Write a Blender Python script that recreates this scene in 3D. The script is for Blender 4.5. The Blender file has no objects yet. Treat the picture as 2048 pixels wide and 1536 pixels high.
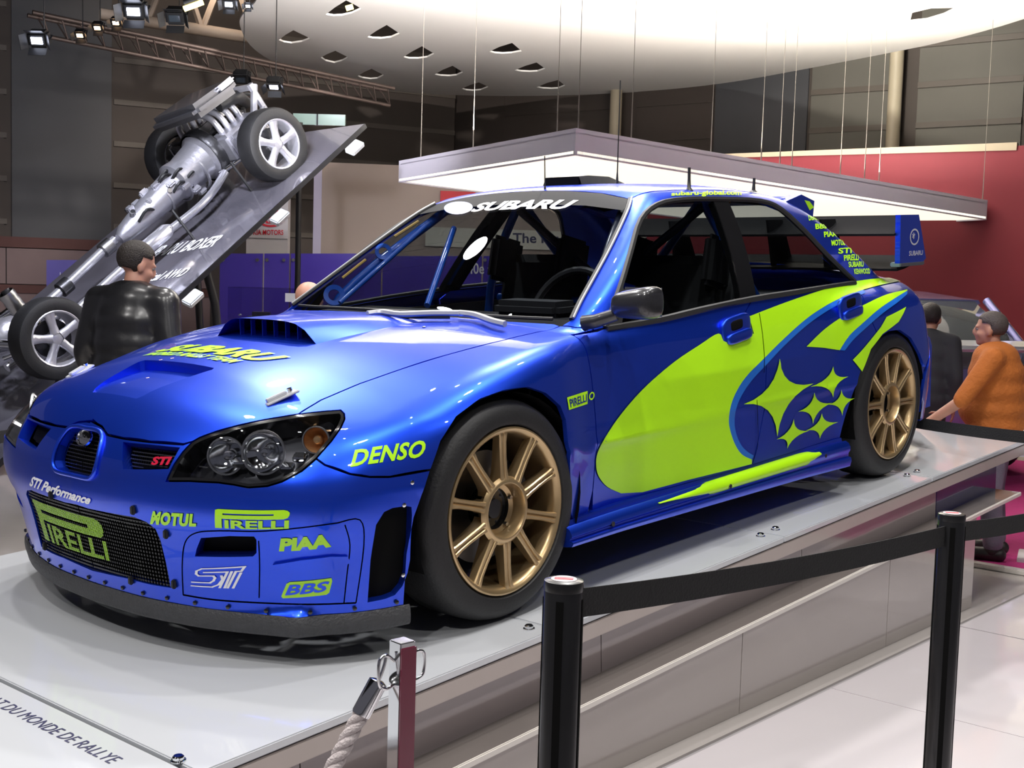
import bpy, bmesh, math, random
import numpy as np
from mathutils import Vector, Matrix
from mathutils.geometry import delaunay_2d_cdt
random.seed(7)
SC = bpy.context.scene
COL = SC.collection

# ------------------------------------------------------------------ camera
# calibrated on the car's wheels; world: z up, floor z=0, x = car forward, y = car left
FPX = 2488.5
A_RIGHT = np.array([-0.65908, 0.75150, 0.02934])
A_DOWN = np.array([0.04102, 0.07488, -0.99635])
A_FWD = np.array([-0.75095, -0.65547, -0.08018])
TILT = math.radians(3.9)
CAR_Z = 0.46
CT, ST = math.cos(TILT), math.sin(TILT)
CAM_CAR = np.array([2.5983, 3.1856, 1.1515])          # camera seen from the car's own frame


def car2world(p):
    p = np.asarray(p, float)
    x, y, z = p[..., 0], p[..., 1], p[..., 2]
    return np.stack([x * CT + z * ST, y, -x * ST + z * CT + CAR_Z], -1)


def dir2car(d):
    return np.stack([d[..., 0] * CT - d[..., 2] * ST, d[..., 1], d[..., 0] * ST + d[..., 2] * CT], -1)


CAM_W = car2world(CAM_CAR)


def cam_dir(u, v):
    return A_FWD + A_RIGHT * ((u - 1024) / FPX) + A_DOWN * ((v - 768) / FPX)


def W3(u, v, depth):
    "world point seen at photo position (u, v), depth metres in front of the camera"
    return Vector(CAM_W + cam_dir(u, v) * depth)


cam = bpy.data.cameras.new('camera')
cam.sensor_width = 36.0
cam.lens = 36.0 * FPX / 2048
cam.clip_start = 0.05
cam.clip_end = 200
cam_o = bpy.data.objects.new('camera', cam)
COL.objects.link(cam_o)
cam_o.matrix_world = Matrix(((A_RIGHT[0], -A_DOWN[0], -A_FWD[0], CAM_W[0]),
                             (A_RIGHT[1], -A_DOWN[1], -A_FWD[1], CAM_W[1]),
                             (A_RIGHT[2], -A_DOWN[2], -A_FWD[2], CAM_W[2]),
                             (0, 0, 0, 1)))
SC.camera = cam_o

# ------------------------------------------------------------------ world, view
SC.view_settings.view_transform = 'Standard'
SC.view_settings.look = 'None'
SC.view_settings.gamma = 1.0
SC.view_settings.use_curve_mapping = False
SC.view_settings.exposure = 0.0
wd = bpy.data.worlds.new('hall_air')
SC.world = wd
wd.use_nodes = True
wd.node_tree.nodes['Background'].inputs[0].default_value = (0.62, 0.60, 0.70, 1)
wd.node_tree.nodes['Background'].inputs[1].default_value = 0.15


def lamp(name, kind, loc, target, energy, color=(1, .97, .93), size=.1, angle=60, blend=.5):
    l = bpy.data.lights.new(name, kind)
    l.energy = energy
    l.color = color
    if kind == 'AREA':
        l.shape = 'DISK'
        l.size = size
    else:
        l.shadow_soft_size = size
    if kind == 'SPOT':
        l.spot_size = math.radians(angle)
        l.spot_blend = blend
    o = bpy.data.objects.new(name, l)
    COL.objects.link(o)
    o.location = loc
    o.rotation_euler = (Vector(target) - Vector(loc)).to_track_quat('-Z', 'Y').to_euler()
    return o


LAMPS = [  # stand spotlights on the rig overhead, with added fill spots among them
    ((-3.3, -1.15, 5.5), (-0.2, 0.7, 0.9), 640, .09),
    ((-1.2, -2.3, 5.5), (0.4, 0.4, 0.9), 280, .09),
    ((0.35, -2.0, 5.5), (0.5, 0.3, 0.8), 260, .09),
    ((2.6, 1.2, 5.4), (0.3, 0.2, 0.8), 300, .08),
    ((0.6, 2.2, 5.6), (-0.4, 0.3, 0.8), 280, .08),
    ((-1.6, 1.8, 5.6), (-1.5, 0.2, 0.9), 300, .08),
    ((-3.1, 0.6, 5.5), (-2.6, 0.0, 0.9), 300, .08),
    ((4.6, 2.6, 5.0), (0.9, 0.3, 0.5), 260, .08),  # unseen fill spot added for the car's front
    ((1.8, 4.8, 5.2), (-0.6, 0.8, 0.4), 200, .08),  # weak unseen fill spot added for the car's side
    ((-2.0, 5.0, 5.4), (-2.2, 0.9, 0.5), 170, .08),
    ((4.8, -1.2, 5.2), (0.7, -0.2, 0.6), 260, .08),
    ((-2.346, -3.984, 5.686), (-0.6, -0.1, 1.2), 420, .13),     # mirrored in the windscreen
]
for i, (loc, tgt, e, s) in enumerate(LAMPS):
    lamp('stand_and_fill_spot', 'SPOT', loc, tgt, e, (1, .97, .94), s, 75, .6)
for i in range(6):                                           # small pin spots of the same rig
    for j in range(4):
        x, y = 4.2 - i * 1.25 + .3 * (j % 2), -2.2 + j * 1.5 + .2 * (i % 3)
        lamp('pin_spot', 'SPOT', (x, y, 5.9 + .15 * ((i + j) % 3)), (x * .6 - .4, y * .4, .8), 26, (1, .95, .92), .035, 60, .5)
# unseen fill spots, added to brighten the stands and walls behind
for u, v, d, tu, tv, td, e, colr in ((300, -260, 8.0, 330, 420, 10.3, 520, (.86, .88, 1)), (80, -300, 7.5, 60, 640, 9.5, 420, (.86, .88, 1)), (760, -330, 10.5, 760, 470, 14.5, 1300, (1, .93, .88)),
                                (1720, -160, 12.8, 1780, 260, 15.5, 300, (1, .96, .86)), (430, -120, 14.2, 420, 240, 18, 170, (1, .86, .72)), (60, -150, 12.5, 100, 300, 16.5, 120, (.9, .92, 1)), (1900, -380, 8.2, 1950, 640, 11.0, 330, (1, .95, .92)), (2000, -350, 5.2, 2000, 760, 6.8, 120, (1, .95, .9))):
    lamp('hall_fill_spot', 'SPOT', W3(u, v, d), W3(tu, tv, td), e, colr, .12, 95, .8)

# ------------------------------------------------------------------ materials
MATS = {}


def mat(name, col, rough=.5, metal=0., coat=0., coat_rough=.03, emit=None, estr=0., bump=0., bscale=80., vary=0., vscale=6., spec=.5):
    if name in MATS:
        return MATS[name]
    m = bpy.data.materials.new(name)
    m.use_nodes = True
    nt = m.node_tree
    b = nt.nodes['Principled BSDF']
    c = (*col, 1)
    b.inputs['Base Color'].default_value = c
    b.inputs['Roughness'].default_value = rough
    b.inputs['Metallic'].default_value = metal
    b.inputs['Specular IOR Level'].default_value = spec
    b.inputs['Coat Weight'].default_value = coat
    b.inputs['Coat Roughness'].default_value = coat_rough
    if emit:
        b.inputs['Emission Color'].default_value = (*emit, 1)
        b.inputs['Emission Strength'].default_value = estr
    if bump or vary:
        tc = nt.nodes.new('ShaderNodeTexCoord')
        if bump:
            n = nt.nodes.new('ShaderNodeTexNoise')
            n.inputs['Scale'].default_value = bscale
            n.inputs['Detail'].default_value = 4
            bp = nt.nodes.new('ShaderNodeBump')
            bp.inputs['Strength'].default_value = bump
            bp.inputs['Distance'].default_value = .01
            nt.links.new(tc.outputs['Object'], n.inputs['Vector'])
            nt.links.new(n.outputs['Fac'], bp.inputs['Height'])
            nt.links.new(bp.outputs['Normal'], b.inputs['Normal'])
        if vary:
            n2 = nt.nodes.new('ShaderNodeTexNoise')
            n2.inputs['Scale'].default_value = vscale
            n2.inputs['Detail'].default_value = 5
            mx = nt.nodes.new('ShaderNodeMix')
            mx.data_type = 'RGBA'
            mx.inputs[6].default_value = tuple(max(0, q * (1 - vary)) for q in col) + (1,)
            mx.inputs[7].default_value = tuple(min(1, q * (1 + vary)) for q in col) + (1,)
            nt.links.new(tc.outputs['Object'], n2.inputs['Vector'])
            nt.links.new(n2.outputs['Fac'], mx.inputs[0])
            nt.links.new(mx.outputs[2], b.inputs['Base Color'])
    MATS[name] = m
    return m


def glass(name, tint, refl_ior=1.5, rough=0.0):
    if name in MATS:
        return MATS[name]
    m = bpy.data.materials.new(name)
    m.use_nodes = True
    nt = m.node_tree
    nt.nodes.clear()
    o = nt.nodes.new('ShaderNodeOutputMaterial')
    t = nt.nodes.new('ShaderNodeBsdfTransparent')
    t.inputs[0].default_value = (*tint, 1)
    g = nt.nodes.new('ShaderNodeBsdfGlossy')
    g.inputs['Roughness'].default_value = rough
    fr = nt.nodes.new('ShaderNodeFresnel')
    fr.inputs[0].default_value = refl_ior
    mx = nt.nodes.new('ShaderNodeMixShader')
    ge = nt.nodes.new('ShaderNodeNewGeometry')          # same reflectance from both sides of the pane
    mi = nt.nodes.new('ShaderNodeMix')
    mi.inputs[2].default_value = refl_ior
    mi.inputs[3].default_value = 1 / refl_ior
    nt.links.new(ge.outputs['Backfacing'], mi.inputs[0])
    nt.links.new(mi.outputs[0], fr.inputs[0])
    nt.links.new(fr.outputs[0], mx.inputs[0])
    nt.links.new(t.outputs[0], mx.inputs[1])
    nt.links.new(g.outputs[0], mx.inputs[2])
    nt.links.new(mx.outputs[0], o.inputs[0])
    MATS[name] = m
    return m


BLUE = mat('pearl_blue_paint', (.012, .068, .74), .36, .88, .65, .02, vary=.04, vscale=900)
LIME = mat('fluorescent_lime_vinyl', (.42, .82, .004), .42, coat=.35, coat_rough=.08, vary=.03, vscale=3)
MIDBLUE = mat('mid_blue_vinyl', (.008, .13, .55), .4, coat=.4, vary=.03)
WHITEV = mat('white_vinyl', (.85, .86, .9), .45, coat=.3, vary=.03)
BLACK = mat('satin_black_plastic', (.012, .012, .013), .45, vary=.2, vscale=20)
GLOSSBLACK = mat('gloss_black', (.008, .008, .009), .12, coat=.6, vary=.2)
MATTEBLACK = mat('matte_black_liner', (.004, .004, .004), .9, vary=.2, spec=.1)
CARBON = mat('carbon_fibre', (.022, .022, .025), .3, .2, .8, .05, vary=.3, vscale=200)
RUBBER = mat('tyre_rubber', (.009, .009, .010), .6, bump=.15, bscale=120, vary=.25, vscale=14)
GOLD = mat('gold_wheel_paint', (.50, .36, .19), .34, .8, .3, .1, vary=.05)
CHROME = mat('chrome', (.75, .76, .78), .08, 1., vary=.04)
STEEL = mat('brushed_steel', (.42, .42, .43), .32, 1., vary=.08, vscale=30)
GREYSPLIT = mat('splitter_grey_composite', (.045, .046, .05), .55, bump=.5, bscale=140, vary=.25, vscale=60)
MESHBLACK = mat('black_mesh', (.01, .01, .011), .5, bump=1., bscale=300)
CARGLASS = glass('car_glass', (.56, .59, .62), 1.52)
SIDEGLASS = glass('side_glass', (.50, .53, .54), 1.52)
LENS = glass('headlamp_lens', (.9, .92, .95), 1.35)
CAGEBLUE = mat('cage_blue_tube', (.01, .10, .55), .3, coat=.5, vary=.05)
REDV = mat('red_badge', (.6, .005, .04), .4, vary=.05)


# ------------------------------------------------------------------ object helpers
def link(o, parent=None):
    COL.objects.link(o)
    if parent:
        o.parent = parent
    return o


def mesh_obj(name, verts, faces, m, parent=None, normals=None, smooth=False):
    me = bpy.data.meshes.new(name)
    me.from_pydata([tuple(map(float, v)) for v in verts], [], [tuple(f) for f in faces])
    me.update()
    if m:
        me.materials.append(m)
    if normals is not None:
        me.polygons.foreach_set('use_smooth', [True] * len(me.polygons))
        me.normals_split_custom_set_from_vertices([tuple(map(float, n)) for n in normals])
    elif smooth:
        me.polygons.foreach_set('use_smooth', [True] * len(me.polygons))
    o = bpy.data.objects.new(name, me)
    return link(o, parent)


def bm_obj(name, bm, m, parent=None, smooth=False, loc=None, autosmooth=None):
    me = bpy.data.meshes.new(name)
    bm.normal_update()
    bm.to_mesh(me)
    bm.free()
    if m:
        me.materials.append(m)
    if smooth or autosmooth:
        me.polygons.foreach_set('use_smooth', [True] * len(me.polygons))
    if autosmooth:
        me.set_sharp_from_angle(angle=math.radians(autosmooth))
    o = bpy.data.objects.new(name, me)
    if loc is not None:
        o.location = loc
    return link(o, parent)


def empty(name, loc=(0, 0, 0), rot=(0, 0, 0), parent=None):
    o = bpy.data.objects.new(name, None)
    o.location = loc
    o.rotation_euler = rot
    o.empty_display_size = .1
    return link(o, parent)


def tag(o, label=None, cat=None, group=None, kind=None):
    if label:
        o['label'] = label
    if cat:
        o['category'] = cat
    if group:
        o['group'] = group
    if kind:
        o['kind'] = kind
    return o


def add_box(bm, c, s, rot=None, bevel=0.):
    r = bmesh.ops.create_cube(bm, size=1.0)
    vs = r['verts']
    M = Matrix.Translation(Vector(c)) @ ((rot.to_4x4()) if rot else Matrix.Identity(4)) @ Matrix.Diagonal((*s, 1))
    bmesh.ops.transform(bm, matrix=M, verts=vs)
    if bevel:
        es = list({e for v in vs for e in v.link_edges})
        bmesh.ops.bevel(bm, geom=es, offset=bevel, segments=2, affect='EDGES', clamp_overlap=True)
    return vs


def box(name, c, s, m, parent=None, rot=None, bevel=0.):
    bm = bmesh.new()
    add_box(bm, c, s, rot, bevel)
    return bm_obj(name, bm, m, parent)


def add_tube(bm, pts, r, seg=10, caps=True):
    pts = [Vector(p) for p in pts]
    n = len(pts)
    rs = r if isinstance(r, (list, tuple)) else [r] * n
    rings = []
    up = None
    for i, p in enumerate(pts):
        t = (pts[min(i + 1, n - 1)] - pts[max(i - 1, 0)]).normalized()
        if up is None:
            up = t.orthogonal().normalized()
        up = (up - t * up.dot(t))
        if up.length < 1e-6:
            up = t.orthogonal()
        up.normalize()
        w = t.cross(up)
        rings.append([bm.verts.new(p + (up * math.cos(a) + w * math.sin(a)) * rs[i]) for a in [2 * math.pi * k / seg for k in range(seg)]])
    for a, b in zip(rings, rings[1:]):
        for k in range(seg):
            bm.faces.new((a[k], a[(k + 1) % seg], b[(k + 1) % seg], b[k]))
    if caps:
        bm.faces.new(rings[0][::-1])
        bm.faces.new(rings[-1])
    return rings


def tube(name, pts, r, m, parent=None, seg=10, autosmooth=50):
    bm = bmesh.new()
    add_tube(bm, pts, r, seg)
    return bm_obj(name, bm, m, parent, autosmooth=autosmooth)


def add_lathe(bm, prof, seg=48, axis='Y', closed=False, M=None):
    "prof: (radius, offset along axis)"
    rings = []
    for r, h in prof:
        ring = []
        for k in range(seg):
            a = 2 * math.pi * k / seg
            c, s = r * math.cos(a), r * math.sin(a)
            p = {'Y': (c, h, s), 'Z': (c, s, h), 'X': (h, c, s)}[axis]
            ring.append(bm.verts.new(p))
        rings.append(ring)
    if M is not None:
        bmesh.ops.transform(bm, matrix=M, verts=[v for r in rings for v in r])
    prs = list(zip(rings, rings[1:]))
    if closed:
        prs.append((rings[-1], rings[0]))
    for a, b in prs:
        for k in range(seg):
            bm.faces.new((a[k], a[(k + 1) % seg], b[(k + 1) % seg], b[k]))
    return rings


def lathe(name, prof, m, parent=None, seg=48, axis='Y', closed=False, M=None, autosmooth=40):
    bm = bmesh.new()
    add_lathe(bm, prof, seg, axis, closed, M)
    bmesh.ops.recalc_face_normals(bm, faces=bm.faces)
    return bm_obj(name, bm, m, parent, autosmooth=autosmooth)


def catmull(pts, n=8, closed=False):
    P = [np.array(p, float) for p in pts]
    out = []
    N = len(P)
    rng = range(N if closed else N - 1)
    for i in rng:
        if closed:
            p0, p1, p2, p3 = P[i - 1], P[i], P[(i + 1) % N], P[(i + 2) % N]
        else:
            p0, p1, p2, p3 = P[max(i - 1, 0)], P[i], P[i + 1], P[min(i + 2, N - 1)]
        for k in range(n):
            t = k / n
            out.append(.5 * ((2 * p1) + (-p0 + p2) * t + (2 * p0 - 5 * p1 + 4 * p2 - p3) * t * t + (-p0 + 3 * p1 - 3 * p2 + p3) * t ** 3))
    if not closed:
        out.append(P[-1])
    return np.array(out)

# ------------------------------------------------------------------ the car's body as one smooth solid
# car frame: x forward (front axle 0), y left, z up from the platform
def spl(xs, ys, n=4000):
    xs = np.array(xs, float)
    ys = np.array(ys, float)
    if xs[0] > xs[-1]:
        xs, ys = xs[::-1], ys[::-1]
    h = np.diff(xs)
    d = np.diff(ys) / h
    m = np.zeros(len(xs))
    for i in range(1, len(xs) - 1):
        if d[i - 1] * d[i] > 0:
            w1, w2 = 2 * h[i] + h[i - 1], h[i] + 2 * h[i - 1]
            m[i] = (w1 + w2) / (w1 / d[i - 1] + w2 / d[i])
    m[0], m[-1] = d[0], d[-1]
    tx = np.linspace(xs[0], xs[-1], n)
    i = np.clip(np.searchsorted(xs, tx, 'right') - 1, 0, len(xs) - 2)
    t = (tx - xs[i]) / h[i]
    ty = ((1 + 2 * t) * (1 - t) ** 2 * ys[i] + t * (1 - t) ** 2 * h[i] * m[i] + t * t * (3 - 2 * t) * ys[i + 1] + t * t * (t - 1) * h[i] * m[i + 1])
    return lambda v: np.interp(v, tx, ty)


def smax(a, b, r):
    h = np.maximum(r - np.abs(a - b), 0) / r
    return np.maximum(a, b) + h * h * r * .25


def smin(a, b, r):
    return -smax(-a, -b, r)


s_W = spl([-3.3, -3.1, -2.85, -2.5, -2.25, -2.0, -1.4, -.6, -.42, -.25, 0, .3, .5, .9],
          [.78, .84, .885, .905, .895, .862, .848, .845, .858, .89, .905, .90, .89, .87])
s_tz = spl([.05, .15, .25, .36, .435, .455, .475, .53, .62, .70, .78, .84, .92], [.037, .031, .025, .014, .0055, 0, .0045, .0085, .018, .031, .054, .083, .13])
s_Zc = spl([-3.4, -3.2, -2.9, -2.3, -1.5, -.5, -.2, 0, .15, .3, .49, .6, .72, .79, .84, .90],
           [.84, .88, .90, .90, .88, .838, .825, .81, .795, .775, .745, .715, .675, .635, .595, .53])
s_drop = spl([-3.3, -2.8, -2.2, -.6, -.3, 0, .3, .5, .7, .85], [.09, .07, .06, .05, .055, .075, .12, .15, .15, .13])
s_rST = spl([-3.3, -2.4, -1.8, -.6, -.25, .2, .9], [.12, .12, .05, .045, .06, .095, .12])
s_plan = spl([0, .2, .4, .55, .66, .75, .82, .87, .95, 1.1], [.85, .843, .815, .772, .72, .655, .57, .455, .2, -.3])
s_lean = spl([0, .1, .2, .3, .42, .48, .58, .66, .75, .9], [.06, .054, .040, .024, 0, .004, .036, .072, .13, .25])
s_rear = spl([.1, .35, .5, .7, .86, .95], [.06, .0, .02, .06, .07, .12])
s_Yc = spl([.6, .75, .85, .95, 1.05, 1.15, 1.2, 1.3], [.85, .815, .785, .738, .682, .618, .583, .52])
s_g = spl([-3.1, -2.8, -2.4, -2.0, -1.4, -.9, -.5, -.2], [.84, .89, .955, .99, 1., .985, .93, .86])
s_Zr = spl([-3, -2.5, -2.3, -2.0, -1.7, -1.4, -1.2, -1.0, -.8, -.4], [1.08, 1.2, 1.238, 1.278, 1.296, 1.292, 1.278, 1.252, 1.215, 1.12])


def F(P):
    x, a, z = P[..., 0], np.abs(P[..., 1]), P[..., 2]
    S = a - (s_W(x) - s_tz(z))
    T = z - (s_Zc(x) - s_drop(x) * (a / .8) ** 2.2)
    Fr = (x - (s_plan(a) - s_lean(z) * (1 + .9 * (a / .8) ** 2))) * .8
    Re = ((-3.22 + .22 * a ** 2 + s_rear(z)) - x) * .9
    lo = smax(S, T, s_rST(x))
    lo = smax(lo, Fr, .10)
    lo = smax(lo, Re, .10)
    cs = a - s_Yc(z) * s_g(x)
    cr = z - (s_Zr(x) - .004 - .036 * (a / .55) ** 2.4)
    cw = (x - (-.395 - (z - .83) * 1.68 - .24 * a ** 2)) * .51
    cb = ((-2.33 + (z - 1.2) * 1.72 + .20 * a ** 2) - x) * .5
    ca = smax(cs, cr, .06)
    ca = smax(ca, cw, .045)
    ca = smax(ca, cb, .05)
    return smin(lo, ca, .018)


def grad(P, h=.003):
    g = np.stack([(F(P + d) - F(P - d)) for d in np.eye(3) * h], -1)
    return g / (np.linalg.norm(g, axis=-1, keepdims=True) + 1e-12)


def solve(O, D, s0, s1, off=0., n=90):
    "first surface point along O + D*s, s from s0 to s1"
    O = np.atleast_2d(O)
    D = np.broadcast_to(np.atleast_2d(D), O.shape)
    ss = np.linspace(s0, s1, n)
    vals = np.stack([F(O + D * s) - off for s in ss], 0)
    inside = vals < 0
    hit_ = inside.any(0)
    i = np.where(hit_, inside.argmax(0), vals.argmin(0))
    lo_ = ss[np.maximum(i - 1, 0)]
    hi_ = ss[i]
    for _ in range(26):
        mid = (lo_ + hi_) / 2
        neg = (F(O + D * mid[:, None]) - off) < 0
        hi_ = np.where(neg, mid, hi_)
        lo_ = np.where(neg, lo_, mid)
    s = np.where(hit_, (lo_ + hi_) / 2, ss[i])
    return O + D * s[:, None]


def hp(pts, off=0.):
    "points on the car's body seen at the given photo positions"
    pts = np.array(pts, float)
    D = np.stack([cam_dir(u, v) for u, v in pts])
    D = dir2car(D)
    D /= np.linalg.norm(D, axis=1, keepdims=True)
    return solve(np.tile(CAM_CAR, (len(pts), 1)), D, 1.6, 7.5, off, 240)


def side(pts, off=0.):
    pts = np.array(pts, float)
    O = np.stack([pts[:, 0], np.full(len(pts), 1.3), pts[:, 1]], 1)
    return solve(O, [0, -1, 0], 0, 1.3, off)


def top(pts, off=0.):
    pts = np.array(pts, float)
    O = np.stack([pts[:, 0], pts[:, 1], np.full(len(pts), 1.6)], 1)
    return solve(O, [0, 0, -1], 0, 1.6, off)


def front(pts, off=0.):
    pts = np.array(pts, float)
    O = np.stack([np.full(len(pts), 1.3), pts[:, 0], pts[:, 1]], 1)
    return solve(O, [-1, 0, 0], 0, 4, off, 300)


def back(pts, off=0.):
    pts = np.array(pts, float)
    O = np.stack([np.full(len(pts), -3.6), pts[:, 0], pts[:, 1]], 1)
    return solve(O, [1, 0, 0], 0, 4, off, 300)


class Planar:
    def __init__(s, d):
        s.d = np.array(d, float) / np.linalg.norm(d)
        e = np.cross([0, 0, 1.], s.d)
        if np.linalg.norm(e) < .05:
            e = np.array([0, 1., 0])
        s.e1 = e / np.linalg.norm(e)
        s.e2 = np.cross(s.d, s.e1)

    def to2(s, P):
        return np.stack([P @ s.e1, P @ s.e2], -1)

    def pts(s, q, off=0.):
        O = q[:, :1] * s.e1 + q[:, 1:] * s.e2
        c = np.array([-1.2, 0, .6])
        O = O + s.d * ((c @ s.d) + 3.2 - 0)
        return solve(O, -s.d, 0, 5.2, off, 130)


class Cyl:
    "unrolled about an upright axis, for the wrap-round bumper"
    def __init__(s, x0=.15, R=.7, sg=1):
        s.x0, s.R, s.sg = x0, R, sg

    def to2(s, P):
        return np.stack([np.arctan2(P[:, 1], s.sg * (P[:, 0] - s.x0)) * s.R, P[:, 2]], -1)

    def pts(s, q, off=0.):
        a = q[:, 0] / s.R
        D = np.stack([s.sg * np.cos(a), np.sin(a), 0 * a], 1)
        O = np.stack([np.full(len(a), s.x0), 0 * a, q[:, 1]], 1) + D * 1.1
        return solve(O, -D, 0, 1.1, off)


def inpoly(q, loop):
    x, y = q[:, 0], q[:, 1]
    r = np.zeros(len(q), bool)
    n = len(loop)
    j = n - 1
    for i in range(n):
        xi, yi = loop[i]
        xj, yj = loop[j]
        c = ((yi > y) != (yj > y))
        r ^= c & (x < (xj - xi) * (y - yi) / ((yj - yi) + 1e-15) + xi)
        j = i
    return r


def resample(loop, h):
    out = []
    n = len(loop)
    for i in range(n):
        a, b = loop[i], loop[(i + 1) % n]
        k = max(1, int(np.ceil(np.linalg.norm(b - a) / h)))
        for t in range(k):
            out.append(a + (b - a) * t / k)
    return np.array(out)


def area2(l):
    x, y = l[:, 0], l[:, 1]
    return .5 * np.sum(x * np.roll(y, -1) - np.roll(x, -1) * y)


def inset(l, d):
    if abs(d) < 1e-9:
        return l
    s = 1 if area2(l) > 0 else -1
    p, nx = np.roll(l, 1, 0), np.roll(l, -1, 0)
    e1 = l - p
    e2 = nx - l
    e1 /= np.linalg.norm(e1, axis=1, keepdims=True) + 1e-12
    e2 /= np.linalg.norm(e2, axis=1, keepdims=True) + 1e-12
    n1 = np.stack([-e1[:, 1], e1[:, 0]], 1) * s
    n2 = np.stack([-e2[:, 1], e2[:, 0]], 1) * s
    m = n1 + n2
    m /= np.maximum(np.linalg.norm(m, axis=1, keepdims=True), 1e-9)
    k = np.clip((m * n1).sum(1, keepdims=True), .45, 1)
    return l + m * d / k


def segdist(q, loop):
    d = np.full(len(q), 9.)
    n = len(loop)
    for i in range(n):
        a, b = loop[i], loop[(i + 1) % n]
        ab = b - a
        t = np.clip(((q - a) @ ab) / (ab @ ab + 1e-15), 0, 1)
        d = np.minimum(d, np.linalg.norm(q - a - t[:, None] * ab, axis=1))
    return d


def fill2(loops, h):
    "triangulate even-odd loops with an even inner grid: verts, tris, loop id of each vert"
    V, E, ids = [], [], []
    for k, l in enumerate(loops):
        b = len(V)
        V += list(l)
        E += [(b + i, b + (i + 1) % len(l)) for i in range(len(l))]
        ids += [k] * len(l)
    allp = np.concatenate(loops)
    lo_, hi_ = allp.min(0), allp.max(0)
    gx = np.arange(lo_[0] + h * .5, hi_[0], h)
    gy = np.arange(lo_[1] + h * .5, hi_[1], h)
    if len(gx) and len(gy):
        g = np.stack(np.meshgrid(gx, gy), -1).reshape(-1, 2)
        ok = np.zeros(len(g), bool)
        for l in loops:
            ok ^= inpoly(g, l)
        g = g[ok]
        if len(g):
            for l in loops:
                if len(g):
                    g = g[segdist(g, l) > h * .45]
        V += list(g)
        ids += [-1] * len(g)
    r = delaunay_2d_cdt([Vector((float(v[0]), float(v[1]))) for v in V], E, [], 0, 1e-6)
    q = np.array([(v.x, v.y) for v in r[0]])
    oid = [(ids[o[0]] if o else -1) for o in r[3]]
    T = np.array([f for f in r[2] if len(f) == 3])
    cen = q[T].mean(1)
    ok = np.zeros(len(T), bool)
    for l in loops:
        ok ^= inpoly(cen, l)
    return q, T[ok], np.array(oid)


def panel(name, frame, outer, m, parent, holes=(), h=.03, gap=.0025, off=0., flange=.014, hole_flange=.03, mirror=None, hole_gap=0.):
    """a body panel cut out of the solid: outer and holes are loops of 3D points.
    mirror 'copy' also makes the right-hand twin"""
    loops = []
    l2 = frame.to2(np.asarray(outer))
    if isinstance(frame, Cyl) is False and area2(l2) < 0:
        l2 = l2[::-1]
    elif area2(l2) < 0:
        l2 = l2[::-1]
    loops.append(resample(inset(resample(l2, h * 1.5), gap), h))
    for hl in holes:
        q = frame.to2(np.asarray(hl))
        if area2(q) < 0:
            q = q[::-1]
        loops.append(resample(inset(resample(q, h), -hole_gap), h * .8))
    q, T, oid = fill2(loops, h)
    P = frame.pts(q, off)
    N = grad(P)
    # wind faces outward
    fn = np.cross(P[T[:, 1]] - P[T[:, 0]], P[T[:, 2]] - P[T[:, 0]])
    flip = (fn * N[T].mean(1)).sum(1) < 0
    T[flip] = T[flip][:, ::-1]
    V = [P]
    NN = [N]
    Fc = [tuple(t) for t in T]
    # returns along the cut edges
    if flange or hole_flange:
        cnt = {}
        for t in T:
            for a, b in ((t[0], t[1]), (t[1], t[2]), (t[2], t[0])):
                k = (min(a, b), max(a, b))
                cnt[k] = None if k in cnt else (a, b)
        base = len(P)
        extra_v, extra_n = [], []
        for k, e in cnt.items():
            if e is None:
                continue
            a, b = e
            dep = flange if max(oid[a], oid[b]) == 0 else hole_flange
            if not dep:
                continue
            t = P[b] - P[a]
            n = np.cross(t, N[a] + N[b])
            n /= np.linalg.norm(n) + 1e-12
            i = base + len(extra_v)
            extra_v += [P[a], P[b], P[b] - N[b] * dep, P[a] - N[a] * dep]
            extra_n += [n] * 4
            Fc.append((i + 1, i, i + 3, i + 2))
        if extra_v:
            V.append(np.array(extra_v))
            NN.append(np.array(extra_n))
    V = np.concatenate(V)
    NN = np.concatenate(NN)
    o = mesh_obj(name, V, Fc, m, parent, NN)
    if mirror == 'copy':
        V2 = V * [1, -1, 1]
        N2 = NN * [1, -1, 1]
        mesh_obj(name, V2, [f[::-1] for f in Fc], m, parent, N2)
    return o


def sym(half):
    "half loop listed from the centre line round to the centre line (y>=0) -> full loop"
    half = np.asarray(half)
    mir = half[::-1] * [1, -1, 1]
    return np.concatenate([half, mir])


# ---- decals -------------------------------------------------------
def text2d(s, shear=0., bold=0., space=1.):
    c = bpy.data.curves.new('t', 'FONT')
    c.body = s
    c.shear = shear
    c.offset = bold
    c.space_character = space
    c.resolution_u = 3
    o = bpy.data.objects.new('t', c)
    COL.objects.link(o)
    dg = bpy.context.evaluated_depsgraph_get()
    me = bpy.data.meshes.new_from_object(o.evaluated_get(dg))
    q = np.array([v.co[:2] for v in me.vertices])
    fs = [tuple(p.vertices) for p in me.polygons]
    bpy.data.objects.remove(o)
    bpy.data.curves.remove(c)
    bpy.data.meshes.remove(me)
    lo_, hi_ = q.min(0), q.max(0)
    return (q - lo_) / (hi_ - lo_), fs


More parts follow.
